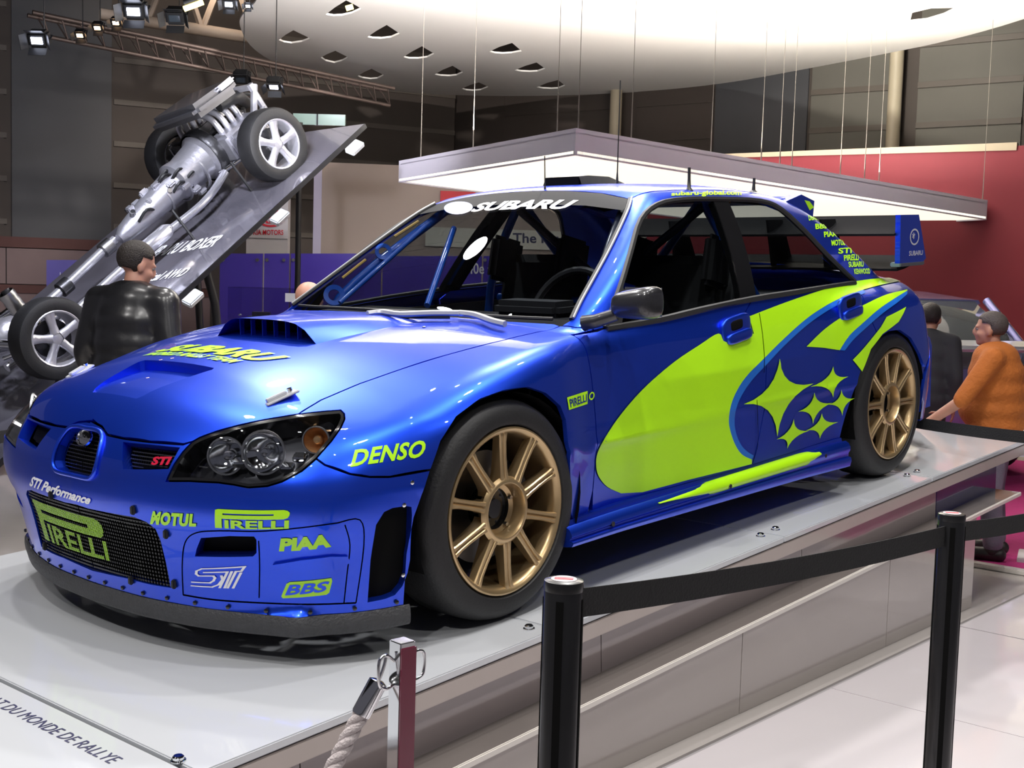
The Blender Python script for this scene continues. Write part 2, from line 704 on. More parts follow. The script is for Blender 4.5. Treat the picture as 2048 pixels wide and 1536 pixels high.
def cut_grid(q, fs, nx, ny):
    bm = bmesh.new()
    vs = [bm.verts.new((x, y, 0)) for x, y in q]
    for f in fs:
        try:
            bm.faces.new([vs[i] for i in f])
        except ValueError:
            pass
    for ax, n in ((0, nx), (1, ny)):
        for k in range(1, n):
            co = [0, 0, 0]
            co[ax] = k / n
            no = [0, 0, 0]
            no[ax] = 1
            bmesh.ops.bisect_plane(bm, geom=bm.verts[:] + bm.edges[:] + bm.faces[:], plane_co=co, plane_no=no)
    bmesh.ops.triangulate(bm, faces=bm.faces)
    bm.verts.index_update()
    q = np.array([v.co[:2] for v in bm.verts])
    fs = [tuple(v.index for v in f.verts) for f in bm.faces]
    bm.free()
    return q, fs


def onto(q, bl, br, tl, tr, off):
    u, v = q[:, :1], q[:, 1:]
    P = (1 - u) * (1 - v) * bl + u * (1 - v) * br + (1 - u) * v * tl + u * v * tr
    n = grad(np.mean([bl, br, tl, tr], 0)[None])[0]
    return solve(P + n * .12, -n, 0, .26, off, 60)


def decal(name, q, fs, quad, m, parent, off=.0015, nx=12, ny=3, px=True):
    "flat artwork in the unit square laid on the body inside a four-corner patch (bl, br, tl, tr)"
    q, fs = cut_grid(q, fs, nx, ny)
    c = hp(quad) if px else np.asarray(quad)
    P = onto(q, *c, off)
    N = grad(P)
    fs2 = []
    for f in fs:
        n = np.cross(P[f[1]] - P[f[0]], P[f[2]] - P[f[0]])
        fs2.append(f if n @ N[f[0]] > 0 else f[::-1])
    return mesh_obj(name, P, fs2, m, parent, N)


def vinyl(name, loop_px, frame, m, parent, h=.03, off=.0015, smooth_n=5, mirror=None):
    "vinyl shape whose outline is a smooth closed curve through the listed points"
    l = catmull(loop_px, smooth_n, True) if smooth_n else np.array(loop_px, float)
    P3 = hp(l)
    return panel(name, frame, P3, m, parent, h=h, gap=0, off=off, flange=0, mirror=mirror)

# ------------------------------------------------------------------ the rally car
CAR = empty('rally_car', (0, 0, CAR_Z), (0, TILT, 0))
tag(CAR, 'blue and lime rally car with gold wheels parked on the white tilted platform', 'car')
D_TOP, D_SIDE = Planar((0, 0, 1)), Planar((0, 1, 0))
D_SH, D_FRONT = Planar((0, .72, .69)), Planar((1, 0, 0))
D_REAR = Planar((-1, 0, .5))
D_CORNER = Planar((.6, .8, .15))
CYL = Cyl()

HOOD_EDGE = [(185, 842), (203, 853), (214, 870), (246, 877), (300, 884), (366, 889), (384, 884), (398, 876), (421, 867), (464, 854),
             (515, 842), (560, 834), (597, 828)]
HEAD_OUT = [(597, 828), (613, 826), (652, 822), (681, 820), (688, 827), (689, 838), (681, 856), (662, 883), (632, 917)]
HEAD_LOW = [(632, 917), (603, 942), (564, 963), (535, 972), (496, 975), (466, 969), (437, 965), (379, 962), (333, 962)]
HEAD_IN = [(333, 962), (349, 928), (365, 905), (384, 884)]
SHUT = [(597, 828), (612, 818), (642, 800), (720, 767), (800, 739), (900, 708), (1000, 682), (1080, 663), (1120, 652)]
SEAM = [(632, 917), (650, 930), (700, 948), (740, 954), (780, 954), (862, 940)]
ARCH_F = [(862, 940), (882, 883), (914, 833), (960, 799), (1007, 782), (1057, 776), (1092, 788), (1120, 813), (1131, 840), (1135, 884),
          (1140, 955), (1142, 1030), (1143, 1085)]

hood_edge = hp(HOOD_EDGE)
hood_front = np.concatenate([front([(0, .6065)]), hood_edge[1:]])
cowl = top([(-.478, .66), (-.434, .5), (-.398, .3), (-.382, .15), (-.378, 0)])
hood_loop = sym(np.concatenate([hood_front, hp(SHUT[1:]), cowl]))
# recessed vent in the bonnet and the mouth below the scoop
vent = top([(.705, .0), (.705, .115), (.69, .128), (.50, .188), (.488, .18), (.488, 0)])
HOOD = panel('bonnet', D_TOP, hood_loop, BLUE, CAR, holes=[sym(vent)], h=.024, hole_flange=.0)

# bumper
bump_top = np.concatenate([front([(0, .6065)]), hp(HOOD_EDGE[1:7]), hp(HEAD_IN[::-1][1:]), hp(HEAD_LOW[::-1][1:]), hp(SEAM[1:])])
arch_b = side([(.345, .45), (.372, .38), (.385, .28), (.388, .138)])
bz = [(.42, .88), (.5, .86)]
low = CYL.pts(np.stack([np.linspace(.86, 0, 14), np.full(14, .138)], 1))
bump_half = np.concatenate([bump_top, arch_b, low])
grille_c = np.concatenate([front([(0, .588)]), hp([(196, 860), (206, 872), (200, 905), (192, 940), (186, 953), (176, 957)]), front([(0, .462)])])
grille_u = hp([(246, 884), (300, 889), (360, 895), (349, 915), (337, 938), (300, 939), (246, 938)])
lower_in = hp([(176, 1017), (220, 1026), (268, 1034), (293, 1044), (311, 1058), (321, 1081), (327, 1105), (332, 1126), (342, 1176), (300, 1169), (254, 1157), (176, 1136)])
li = lower_in.copy()
lower_half = np.concatenate([front([(0, li[0][2] + .004)]), li[li[:, 1] > .02], front([(0, li[-1][2] - .004)])])
duct = hp([(402, 1076), (460, 1072), (508, 1073), (513, 1080), (513, 1106), (506, 1113), (440, 1114), (390, 1113), (393, 1098)])
sidevent = hp([(768, 1024), (785, 1016), (812, 1012), (823, 1014), (824, 1030), (820, 1120), (815, 1146), (805, 1172), (790, 1190), (770, 1198), (735, 1205), (741, 1120), (752, 1050)])
mir = lambda l: np.asarray(l) * [1, -1, 1]
BUMPER = panel('front_bumper', CYL, sym(bump_half), BLUE, CAR, h=.02,
               holes=[sym(grille_c), grille_u, mir(grille_u), sym(lower_half), duct, mir(duct), sidevent, mir(sidevent)], hole_flange=.035)

# fender, doors, body side
door_f = side([(-.445, .79), (-.447, .70), (-.447, .5), (-.445, .30), (-.42, .22), (-.36, .17)])
fender_loop = np.concatenate([hp(SHUT), hp([(1150, 655), (1188, 660)]), door_f, hp(ARCH_F[::-1][1:]), hp(SEAM[::-1][1:]), hp(HEAD_OUT[::-1][1:-1])])
panel('front_fender', D_SH, fender_loop, BLUE, CAR, h=.02, mirror='copy')

WIN = [(1210, 656), (1240, 575), (1262, 500), (1280, 441), (1313, 410), (1364, 399), (1439, 398), (1520, 402), (1562, 419), (1610, 463), (1655, 511), (1709, 563), (1600, 581), (1505, 596), (1400, 618), (1316, 638)]
win3 = hp(WIN)
bcut = side([(-1.37, .86), (-1.42, .80), (-1.457, .74), (-1.489, .6), (-1.482, .45), (-1.44, .33), (-1.395, .235)])
bcut[0] = win3[13]
door_top_f = win3[[13, 14, 15, 0]]
panel('front_door', D_SIDE, np.concatenate([door_f[:4], side([(-.45, .235), (-.9, .235)]), bcut[::-1], door_top_f[1:], hp([(1194, 662)])]), BLUE, CAR, h=.016, mirror='copy')
arch_r1 = side([(-2.10, .235), (-2.125, .33), (-2.165, .44), (-2.225, .535), (-2.30, .598)])
rcut = hp([(1758, 676), (1746, 648), (1735, 618), (1727, 598), (1711, 572)])
panel('rear_door', D_SIDE, np.concatenate([bcut, side([(-1.7, .235)]), arch_r1, rcut, win3[[11, 12]]]), BLUE, CAR, h=.016, mirror='copy')

wsR = lambda y, z: front([(y, z)])
ws_edge = front([(.70, .83), (.675, .88), (.645, .95), (.61, 1.03), (.57, 1.11), (.53, 1.18), (.495, 1.218)])
roof_b = top([(-1.16, .50), (-1.3, .515), (-1.5, .52), (-1.8, .52), (-2.05, .505), (-2.2, .49)])
rw_edge = back([(.49, 1.20), (.53, 1.13), (.575, 1.05), (.62, .97), (.65, .925)])
deck_b = top([(-2.86, .66), (-3.0, .65), (-3.13, .62)])
tail = back([(.62, .80), (.66, .72), (.70, .60)])
arch_r2 = side([(-2.90, .46), (-2.86, .455), (-2.80, .52), (-2.70, .60), (-2.58, .645), (-2.46, .648), (-2.36, .625)])
body_loop = np.concatenate([ws_edge, roof_b, rw_edge, deck_b, tail, side([(-3.0, .60), (-2.95, .50)]), arch_r2[1:], rcut, win3[11::-1][:12], hp([(1190, 660), (1150, 655), (1122, 652)])])
panel('body_side', D_SH, body_loop, BLUE, CAR, h=.024, mirror='copy')

roof_front = front([(.495, 1.218), (.35, 1.243), (.18, 1.256), (0, 1.26)])
roof_rear = back([(.49, 1.20), (.3, 1.225), (0, 1.24)])
panel('roof_panel', D_TOP, sym(np.concatenate([roof_front[::-1], roof_b, roof_rear])), BLUE, CAR, h=.03)
ws_low = front([(.69, .826), (.5, .832), (.3, .836), (0, .838)])
ws_loop = sym(np.concatenate([roof_front[::-1], ws_edge[::-1][1:-1], ws_low]))
WS = panel('windscreen', D_FRONT, ws_loop, CARGLASS, CAR, h=.03, off=-.003, flange=0)
rw_loop = sym(np.concatenate([back([(0, 1.235), (.3, 1.22)]), rw_edge, back([(.5, .92), (0, .93)])]))
panel('rear_window', D_REAR, rw_loop, CARGLASS, CAR, h=.04, off=-.004, flange=0)
deck_loop = sym(np.concatenate([top([(-2.80, 0), (-2.83, .5), (-2.86, .655)]), top([(-3.0, .645), (-3.13, .615), (-3.14, .3), (-3.145, 0)])]))
panel('boot_lid', D_TOP, deck_loop, BLUE, CAR, h=.04)
rear_loop = sym(np.concatenate([back([(0, .86), (.4, .85), (.62, .81), (.66, .72), (.70, .60)]), side([(-3.0, .58), (-2.95, .49), (-2.90, .46), (-2.88, .35), (-2.88, .2)]), back([(.6, .2), (0, .2)])]))
CYLR = Cyl(-2.5, .7, -1)
panel('rear_bumper', CYLR, rear_loop, BLUE, CAR, h=.04)

# side glass
b_top, b_bot = np.array((1440., 398)), np.array((1500., 597))
wf = hp([(1212, 654), (1241, 576), (1263, 500), (1282, 443), (1314, 412), (1364, 401), (1428, 400), (1450, 460), (1470, 525), (1484, 599), (1400, 617), (1316, 637)])
wr = hp([(1456, 401), (1519, 404), (1560, 421), (1608, 465), (1653, 513), (1706, 562), (1600, 580), (1512, 594), (1500, 530), (1480, 460)])
wb = hp([(1428, 400), (1456, 401), (1480, 460), (1500, 530), (1512, 594), (1484, 599), (1470, 525), (1450, 460)])
panel('front_door_window', D_SIDE, wf, SIDEGLASS, CAR, h=.04, off=-.006, gap=0, flange=0, mirror='copy')
panel('rear_door_window', D_SIDE, wr, SIDEGLASS, CAR, h=.04, off=-.006, gap=0, flange=0, mirror='copy')
panel('centre_pillar', D_SIDE, wb, GLOSSBLACK, CAR, h=.03, off=-.001, gap=-.002, flange=.03, mirror='copy')
ARCHES = (0.0, -2.545)


# ---- grilles, intakes, headlamps ----------------------------------
def grow(loop, frame, d, h=.02):
    q = frame.to2(np.asarray(loop))
    if area2(q) < 0:
        q = q[::-1]
    return inset(resample(q, h), -d)


def backing(name, frame, loop, m, off, h=.03, grow_by=.006, mirror=None):
    q = grow(loop, frame, grow_by)
    P = frame.pts(q, 0.)
    return panel(name, frame, P, m, CAR, h=h, gap=0, off=off, flange=0, mirror=mirror)


def mesh_screen(name, frame, loop, m, off, pitch=.012, bar=.0035):
    "a punched screen: crossed bars clipped to the opening"
    q = grow(loop, frame, .002)
    lo_, hi_ = q.min(0), q.max(0)
    V, Fc = [], []
    for ax in (0, 1):
        o_ = 1 - ax
        for c in np.arange(lo_[ax] + pitch / 2, hi_[ax], pitch):
            t = np.arange(lo_[o_], hi_[o_], .012)
            pts = np.zeros((len(t), 2))
            pts[:, ax] = c
            pts[:, o_] = t
            ins = inpoly(pts, q)
            i = 0
            while i < len(t):
                if not ins[i]:
                    i += 1
                    continue
                j = i
                while j + 1 < len(t) and ins[j + 1]:
                    j += 1
                if j > i:
                    for w in (-bar / 2, bar / 2):
                        s_ = pts[i:j + 1].copy()
                        s_[:, ax] += w
                        V.append(s_)
                    n = j - i + 1
                    b = sum(len(v) for v in V[:-2])
                    Fc += [(b + k, b + k + 1, b + n + k + 1, b + n + k) for k in range(n - 1)]
                i = j + 1
    Q = np.concatenate(V)
    P = frame.pts(Q, off)
    return mesh_obj(name, P, Fc, m, CAR, grad(P))


tube('grille_surround', catmull(CYL.pts(CYL.to2(sym(grille_c)), .002), 3, True), .007, BLUE, CAR, 8)
g = backing('centre_grille', CYL, sym(grille_c), MATTEBLACK, -.034)
mesh_screen('centre_grille_mesh', CYL, sym(grille_c), BLACK, -.024, .010, .003)
backing('upper_intake', CYL, grille_u, MATTEBLACK, -.034, mirror='copy')
mesh_screen('upper_intake_mesh', CYL, grille_u, BLACK, -.026, .009, .003)
backing('lower_intake', CYL, sym(lower_half), MATTEBLACK, -.034)
mesh_screen('lower_intake_mesh', CYL, sym(lower_half), BLACK, -.004, .011, .0055)
backing('brake_duct', CYL, duct, MATTEBLACK, -.034, mirror='copy')
backing('side_vent', CYL, sidevent, MATTEBLACK, -.034, mirror='copy')
vent_l = sym(vent)
# sloping floor of the bonnet vent: deep at the back, flush at the front
vq = grow(vent_l, D_TOP, .004)
vp, vt, _ = fill2([resample(vq, .03)], .03)
VP = D_TOP.pts(vp, 0.)
VP[:, 2] -= np.clip((.715 - VP[:, 0]) / .22, 0, 1) * .030 + .002
mesh_obj('bonnet_vent_floor', VP, [tuple(t) if np.cross(VP[t[1]] - VP[t[0]], VP[t[2]] - VP[t[0]])[2] > 0 else tuple(t[::-1]) for t in vt], BLUE, CAR, smooth=True)
vv = D_TOP.pts(resample(D_TOP.to2(vent_l), .02))
n = len(vv)
wv = np.concatenate([vv, vv - [0, 0, .04]])
mesh_obj('bonnet_vent_wall', wv, [(i, (i + 1) % n, n + (i + 1) % n, n + i) for i in range(n)], BLUE, CAR)

lamp_loop = hp(HEAD_OUT + HEAD_LOW[1:] + HEAD_IN[1:] + HOOD_EDGE[7:-1])
inner = frame_in = D_CORNER.pts(inset(resample(D_CORNER.to2(lamp_loop)[::(1 if area2(D_CORNER.to2(lamp_loop)) > 0 else -1)], .03), .009))
panel('headlamp_surround', D_CORNER, lamp_loop, GLOSSBLACK, CAR, holes=[inner], h=.02, gap=.002, off=-.001, flange=.02, hole_flange=.06, mirror='copy')
HL = panel('headlamp_lens', D_CORNER, inner, LENS, CAR, h=.025, gap=0, off=-.003, flange=0, mirror='copy')
panel('headlamp_housing', D_CORNER, lamp_loop, mat('lamp_housing_dark', (.11, .11, .12), .28, .7, vary=.2), CAR, h=.02, gap=-.002, off=-.075, flange=0, mirror='copy')
AMBER = mat('amber_reflector', (.75, .45, .22), .2, .8, coat=.5, vary=.1)
for (u, v, r, dep, nm, mt) in ((452, 912, .050, .038, 'main_beam_reflector', CHROME), (527, 905, .058, .030, 'dipped_beam_reflector', CHROME), (632, 880, .036, .034, 'indicator_reflector', AMBER)):
    c = hp([(u, v)], -dep)[0]
    for sg in (1, -1):
        d = Vector((.8, .55 * sg, .12)).normalized()
        M = Matrix.Translation(Vector((c[0], c[1] * sg, c[2]))) @ d.to_track_quat('Z', 'Y').to_matrix().to_4x4()
        prof = [(r, .0), (r * .97, -.004), (r * .8, -.016), (r * .55, -.028), (r * .25, -.036), (.012, -.038), (.012, -.012), (.009, -.008), (.0005, -.007)]
        o = lathe(nm, prof, mt if mt is AMBER else CHROME, CAR, 28, 'Z', M=M)
        lathe('reflector_ring', [(r * 1.02, -.003), (r * 1.02, .004), (r * .93, .004), (r * .93, -.003)], STEEL, o, 28, 'Z', closed=True, M=M)
for (u, v) in ((480, 925), (585, 850), (600, 915), (575, 935), (560, 860), (655, 860)):
    c = hp([(u, v)], -.05)[0]
    for sg in (1, -1):
        box('lamp_facet', (c[0], c[1] * sg, c[2]), (.03, .035, .018), CHROME, CAR, Matrix.Rotation(.6 * sg, 3, 'Z') @ Matrix.Rotation(.4, 3, 'Y'), .004)

# ---- splitter, sills, liners --------------------------------------
ua = np.linspace(-.918, .918, 61)
edge = CYL.pts(np.stack([ua, np.full(61, .142)], 1))
edge[:, 2] = .138
nrm = grad(edge + [0, 0, .02])
nrm[:, 2] = 0
nrm /= np.linalg.norm(nrm, axis=1, keepdims=True)
rows = [(.002, .140), (.007, .132), (.009, .112), (.007, .092), (.0, .084), (-.10, .080)]
V = np.concatenate([np.column_stack([edge[:, :2] + nrm[:, :2] * o_, np.full(len(edge), z_)]) for o_, z_ in rows])
n = len(edge)
Fc = [(r * n + i, (r + 1) * n + i, (r + 1) * n + i + 1, r * n + i + 1) for r in range(len(rows) - 1) for i in range(n - 1)]
mesh_obj('splitter', V, Fc, GREYSPLIT, CAR, smooth=True)
for k in range(2, n - 1, 3):
    p = edge[k] + nrm[k] * .004
    d = Vector(nrm[k])
    M = Matrix.Translation(Vector((p[0], p[1], .152))) @ d.to_track_quat('Z', 'Y').to_matrix().to_4x4()
    lathe('splitter_screw', [(.006, -.004), (.006, .0025), (.003, .004), (.0004, .004)], GLOSSBLACK, CAR, 10, 'Z', M=M)


def loft(name, sections, m, parent, closed_prof=False, caps=True, auto=40):
    bm = bmesh.new()
    rings = [[bm.verts.new(tuple(p)) for p in s] for s in sections]
    k = len(rings[0])
    for a, b in zip(rings, rings[1:]):
        for i in range(k if closed_prof else k - 1):
            bm.faces.new((a[i], a[(i + 1) % k], b[(i + 1) % k], b[i]))
    if caps:
        bm.faces.new(rings[0])
        bm.faces.new(rings[-1])
    bmesh.ops.recalc_face_normals(bm, faces=bm.faces)
    return bm_obj(name, bm, m, parent, autosmooth=auto)


sill_prof = [(.80, .238), (.842, .236), (.846, .222), (.862, .226), (.876, .218), (.884, .203), (.884, .190), (.876, .176), (.876, .163), (.888, .158), (.890, .145), (.884, .122), (.86, .112), (.76, .112)]
for sg in (1, -1):
    secs = []
    for x in np.linspace(-.262, -2.10, 20):
        k = np.clip((-.27 - x) / .25, 0, 1)
        e = (1 - k) * .012 + (max(0, (-1.75 - x)) / .35) * .012
        tt = (-.27 - x) / 1.83
        secs.append([(x, (y + e) * sg, z if z > .2 else .2 - (.2 - z) * (.42 + .58 * tt)) for y, z in sill_prof])
    loft('sill_skirt', secs, BLUE, CAR)
    # jacking stubs
    for x in (-.48, -1.18, -1.90):
        M = Matrix.Translation((x, .884 * sg, .195)) @ Matrix.Rotation(-math.pi / 2 * sg, 4, 'X')
        lathe('jacking_stub', [(.0005, .006), (.008, .006), (.009, .0), (.009, -.01)], GLOSSBLACK, CAR, 12, 'Z', M=M)
for xw in ARCHES:
    for sg in (1, -1):
        bm = bmesh.new()
        R_ = .352
        ys = [.86 * sg, .50 * sg]
        rings = []
        for k in range(25):
            a = math.radians(-22 + 224 * k / 24)
            rings.append([bm.verts.new((xw + R_ * math.cos(a), y, .335 + R_ * math.sin(a) * .94)) for y in ys])
        for a, b in zip(rings, rings[1:]):
            bm.faces.new((a[0], a[1], b[1], b[0]))
        bm.faces.new([r[1] for r in rings])
        bm_obj('arch_liner', bm, MATTEBLACK, CAR, smooth=False)
bm = bmesh.new()
add_box(bm, (-1.2, 0, .15), (3.3, 1.0, .06))
add_box(bm, (-1.2, 0, .16), (1.7, 1.62, .05))
add_box(bm, (.46, 0, .11), (.40, 1.05, .03))
bm_obj('underfloor', bm, MATTEBLACK, CAR)
box('engine_bay_bulkhead', (-.38, 0, .45), (.02, 1.5, .6), MATTEBLACK, CAR)
box('radiator_pack', (.60, 0, .36), (.04, 1.1, .4), MATTEBLACK, CAR)

# ---- wheels -------------------------------------------------------
def build_wheel():
    root = empty('road_wheel', (0, 0, 0), parent=CAR)
    tp = [(.246, -.006), (.252, .004), (.262, .006), (.285, .003), (.303, -.006), (.315, -.022), (.3225, -.045), (.325, -.075), (.325, -.15), (.3225, -.18), (.312, -.21), (.28, -.222), (.246, -.215)]
    lathe('tyre', tp, RUBBER, root, 72, 'Y')
    rp = [(.243, -.022), (.2445, -.006), (.243, .001), (.238, .003), (.232, .0), (.226, -.006), (.222, -.016), (.219, -.04), (.214, -.09), (.219, -.16), (.23, -.20)]
    lathe('rim', rp, GOLD, root, 72, 'Y')
    hp_ = [(.212, -.03), (.10, -.012), (.092, -.004), (.086, -.001), (.080, -.002), (.077, -.010), (.074, -.045), (.060, -.052), (.059, -.058)]
    lathe('hub_ring', hp_[1:], GOLD, root, 40, 'Y')
    lathe('hub_recess', [(.060, -.05), (.058, -.062), (.030, -.062), (.028, -.05), (.0005, -.05)], GLOSSBLACK, root, 32, 'Y')
    for k in range(5):
        a = 2 * math.pi * k / 5 + .3
        M = Matrix.Translation((.066 * math.cos(a), -.046, .066 * math.sin(a)))
        lathe('wheel_nut', [(.0005, .006), (.006, .006), (.0065, -.01)], STEEL, root, 8, 'Y', M=M)
    w = .5
    prof = lambda hw, d: [(-hw, -d), (-hw, -.004), (-hw + .003, 0), (-.0045, 0), (0, -.0065), (.0045, 0), (hw - .003, 0), (hw, -.004), (hw, -d)]
    st = [(.078, .0205, -.006, .05), (.095, .0165, -.004, .045), (.115, .0145, -.005, .04), (.16, .0135, -.006, .034), (.20, .0140, -.005, .03), (.215, .0155, -.003, .028), (.228, .0175, -.002, .026), (.236, .018, -.004, .02)]
    bm = bmesh.new()
    rings = []
    for r, hw, y, d in st:
        rings.append([bm.verts.new((tx, y + ty, r)) for tx, ty in prof(hw, d)])
    for a, b in zip(rings, rings[1:]):
        for i in range(len(a) - 1):
            bm.faces.new((a[i], b[i], b[i + 1], a[i + 1]))
        bm.faces.new((a[-1], b[-1], b[0], a[0]))
    bmesh.ops.recalc_face_normals(bm, faces=bm.faces)
    sp = bm_obj('spoke', bm, GOLD, root, autosmooth=35)
    for k in range(1, 10):
        c = sp.copy()
        c.rotation_euler = (0, 2 * math.pi * k / 10, 0)
        link(c, root)
    lathe('brake_disc', [(.06, -.10), (.165, -.10), (.165, -.13), (.06, -.13)], mat('brake_disc_steel', (.12, .12, .125), .35, 1., vary=.15), root, 48, 'Y', closed=True)
    bm = bmesh.new()
    for k in range(7):
        a = math.radians(150 + k * 10)
        add_box(bm, (.15 * math.cos(a), -.115, .15 * math.sin(a)), (.045, .08, .045), Matrix.Rotation(-a, 3, 'Y'))
    bm_obj('brake_caliper', bm, BLACK, root)
    return root


def copy_tree(o, parent=None):
    c = o.copy()
    COL.objects.link(c)
    c.parent = parent
    for ch in list(o.children):
        copy_tree(ch, c)
    return c


wh = build_wheel()
wh.location = (0, .872, .325)
wh.rotation_euler = (0, math.radians(2), 0)
for loc, rz in (((-2.545, .872, .325), 0), ((0, -.872, .325), math.pi), ((-2.545, -.872, .325), math.pi)):
    c = copy_tree(wh, CAR)
    c.location = loc
    c.rotation_euler = (0, math.radians(15), rz)

# ---- bonnet scoop -------------------------------------------------
secs, lips = [], []
for x in np.linspace(.165, -.40, 16):
    t = (.165 - x) / .565
    hw = .205 + .02 * (1 - t) + .05 * t
    hgt = .062 * (1 - t) ** .9 + .0
    sec = []
    for k in range(15):
        q_ = -1 + 2 * k / 14
        y = q_ * (hw + .03 * abs(q_) ** 6)
        zz = top([(x, y)])[0][2]
        c = (1 - abs(q_) ** (7 - 4 * t))
        sec.append((x + .012 * (1 - abs(q_) ** 3) * (1 - t), y, zz - .003 + hgt * c))
    secs.append(sec)
loft('bonnet_scoop', secs, BLUE, CAR, caps=False, auto=60)
mo = secs[0]
base = [(p[0] - .004, p[1], top([(p[0], p[1])])[0][2] + .001) for p in mo]
lips = [[(p[0] - .003, p[1] * .985, p[2] - .004), (b[0] - .003, b[1] * .985, b[2])] for p, b in zip(mo, base)]
loft('scoop_mouth', [[(p[0] - .10, p[1], p[2]) for p in l] for l in lips], MATTEBLACK, CAR, caps=False)
for k in range(1, 7):
    y = -.205 + .41 * k / 7
    zb = top([(.155, y)])[0][2]
    box('scoop_vane', (.143, y, zb + .026), (.016, .003, .050), BLUE, CAR)

# ---- windscreen trim, wipers, roof vent, aerials ------------------
TRIM = mat('black_rubber_trim', (.010, .010, .011), .55, vary=.15)
for sg in (1, -1):
    e = ws_edge * [1, sg, 1]
    tube('windscreen_trim', catmull(e + np.array([.002, 0, .002]), 3), .007, TRIM, CAR, 6)
    en = grad(ws_edge) * [1, sg, 1]
    tube('windscreen_bright_trim', catmull(e + en * .008 + np.array([-.006, .006 * sg, 0]), 3), .0045, mat('pale_trim', (.45, .46, .48), .3, .3, vary=.05), CAR, 6)
    wl = np.concatenate([win3[:12], ]) * [1, sg, 1]
    tube('window_trim', catmull(wl, 3), .011, TRIM, CAR, 6)
    bl_ = hp([(1212, 658), (1316, 640), (1400, 620), (1505, 598), (1600, 583), (1709, 566)]) * [1, sg, 1]
    tube('belt_seal', catmull(bl_, 3), .012, TRIM, CAR, 6)
wsl = front([(.64, .832), (.5, .834), (.3, .838), (0, .840)])
wl = np.concatenate([wsl, (wsl[::-1] * [1, -1, 1])[1:]])
tube('windscreen_base_seal', catmull(wl + np.array([.002, 0, .0]), 3), .006, TRIM, CAR, 6)
band = sym(np.concatenate([roof_front[::-1], front([(.515, 1.19), (.52, 1.178), (.35, 1.198), (0, 1.212)])]))
panel('sunstrip', D_FRONT, band, mat('sunstrip_black_film', (.006, .006, .008), .6, vary=.2, spec=.2), CAR, h=.03, gap=0, off=.0005, flange=0)
# wipers
wa = hp([(740, 630), (780, 628), (850, 633), (915, 634)], .02)
tube('wiper_arm', catmull(hp([(1010, 648), (985, 642), (950, 630), (918, 626)], .022), 4), [.011] * 13, MATS['pale_trim'], CAR, 6)
tube('wiper_arm', catmull(hp([(918, 626), (860, 626), (800, 628), (765, 624), (735, 627)], .026), 4), .010, MATS['pale_trim'], CAR, 6)
tube('wiper_blade', catmull(hp([(900, 634), (820, 634), (740, 632), (680, 630)], .012), 4), .006, TRIM, CAR, 6)
# roof vent
rv = empty('roof_vent', (0, 0, 0), parent=CAR)
zt = top([(-1.27, 0), (-1.55, 0)])
bm = bmesh.new()
sec = []
for x, hgt in ((-1.34, .044), (-1.40, .046), (-1.54, .040), (-1.66, .010)):
    z0 = top([(x, 0)])[0][2] - .012
    sec.append([bm.verts.new((x, y, z0 + (hgt if abs(y) < .09 else 0))) for y in (-.105, -.085, .085, .105)])
for a, b in zip(sec, sec[1:]):
    for i in range(3):
        bm.faces.new((a[i], a[i + 1], b[i + 1], b[i]))
bm_obj('vent_cover', bm, STEEL, rv, autosmooth=30)
bm = bmesh.new()
z0 = top([(-1.345, 0)])[0][2]
add_box(bm, (-1.345, 0, z0 + .010), (.012, .17, .036))
bm_obj('vent_mouth', bm, MATTEBLACK, rv)
for (u, v, du, dv, r, nm) in ((1090, 372, -3, -67, .0022, 'whip_aerial'), (1234, 360, 10, -200, .0022, 'whip_aerial'), (1378, 372, -1, -44, .006, 'stub_aerial'), (1507, 375, 2, -26, .006, 'stub_aerial')):
    p = hp([(u, v + 6)])[0]
    dpt = np.linalg.norm(p - CAM_CAR)
    hgt = -dv / FPX * dpt
    ax = Vector((p[0], p[1], p[2] - .005))
    tipv = ax + Vector((-.03 * hgt - du * .0005, du / FPX * dpt * .3, hgt))
    tube(nm, [ax, ax.lerp(tipv, .12), ax.lerp(tipv, .5), tipv], [r * 3, r * 1.3, r, r], BLACK, CAR, 8)

def superbox(name, c, half, m, parent, rot=None, pw=.5):
    bm = bmesh.new()
    bmesh.ops.create_uvsphere(bm, u_segments=28, v_segments=16, radius=1)
    for v in bm.verts:
        q_ = Vector([math.copysign(abs(t) ** pw, t) * h_ for t, h_ in zip(v.co.normalized(), half)])
        v.co = Vector(c) + ((rot @ q_) if rot else q_)
    return bm_obj(name, bm, m, parent, smooth=True)


# ---- door mirror, handles, pins -----------------------------------
for sg in (1, -1):
    if sg < 0:
        continue
    mr = empty('door_mirror', (0, 0, 0), parent=CAR)
    bm = bmesh.new()
    bmesh.ops.create_uvsphere(bm, u_segments=36, v_segments=24, radius=1)
    for v in bm.verts:                                    # rounded, slightly tapered shell
        c_ = [math.copysign(abs(t) ** .5, t) for t in v.co.normalized()]
        k = .86 + .14 * c_[1]
        v.co = (-.565 + c_[0] * .052 * (1 - .12 * abs(c_[2])) + .008 * (1 - c_[1]), .925 + c_[1] * .078 * (1 - .10 * max(c_[0], 0)), .892 + c_[2] * .056 * k * (1 - .12 * max(c_[0], 0)) - .006 * (1 - c_[1]))
    bm_obj('mirror_shell', bm, CARBON, mr, smooth=True)
    tube('mirror_arm', [(-.50, .76 * sg, .822), (-.51, .80 * sg, .83), (-.54, .86 * sg, .852)], [.026, .022, .02], CARBON, mr, 8)
    box('mirror_glass', (-.622, .905 * sg, .888), (.004, .14, .09), CHROME, mr)
tri = hp([(1216, 653), (1224, 618), (1243, 566), (1248, 600), (1242, 647)])
panel('mirror_sail', D_SIDE, tri, BLACK, CAR, h=.03, gap=0, off=.004, flange=.01, mirror='copy')
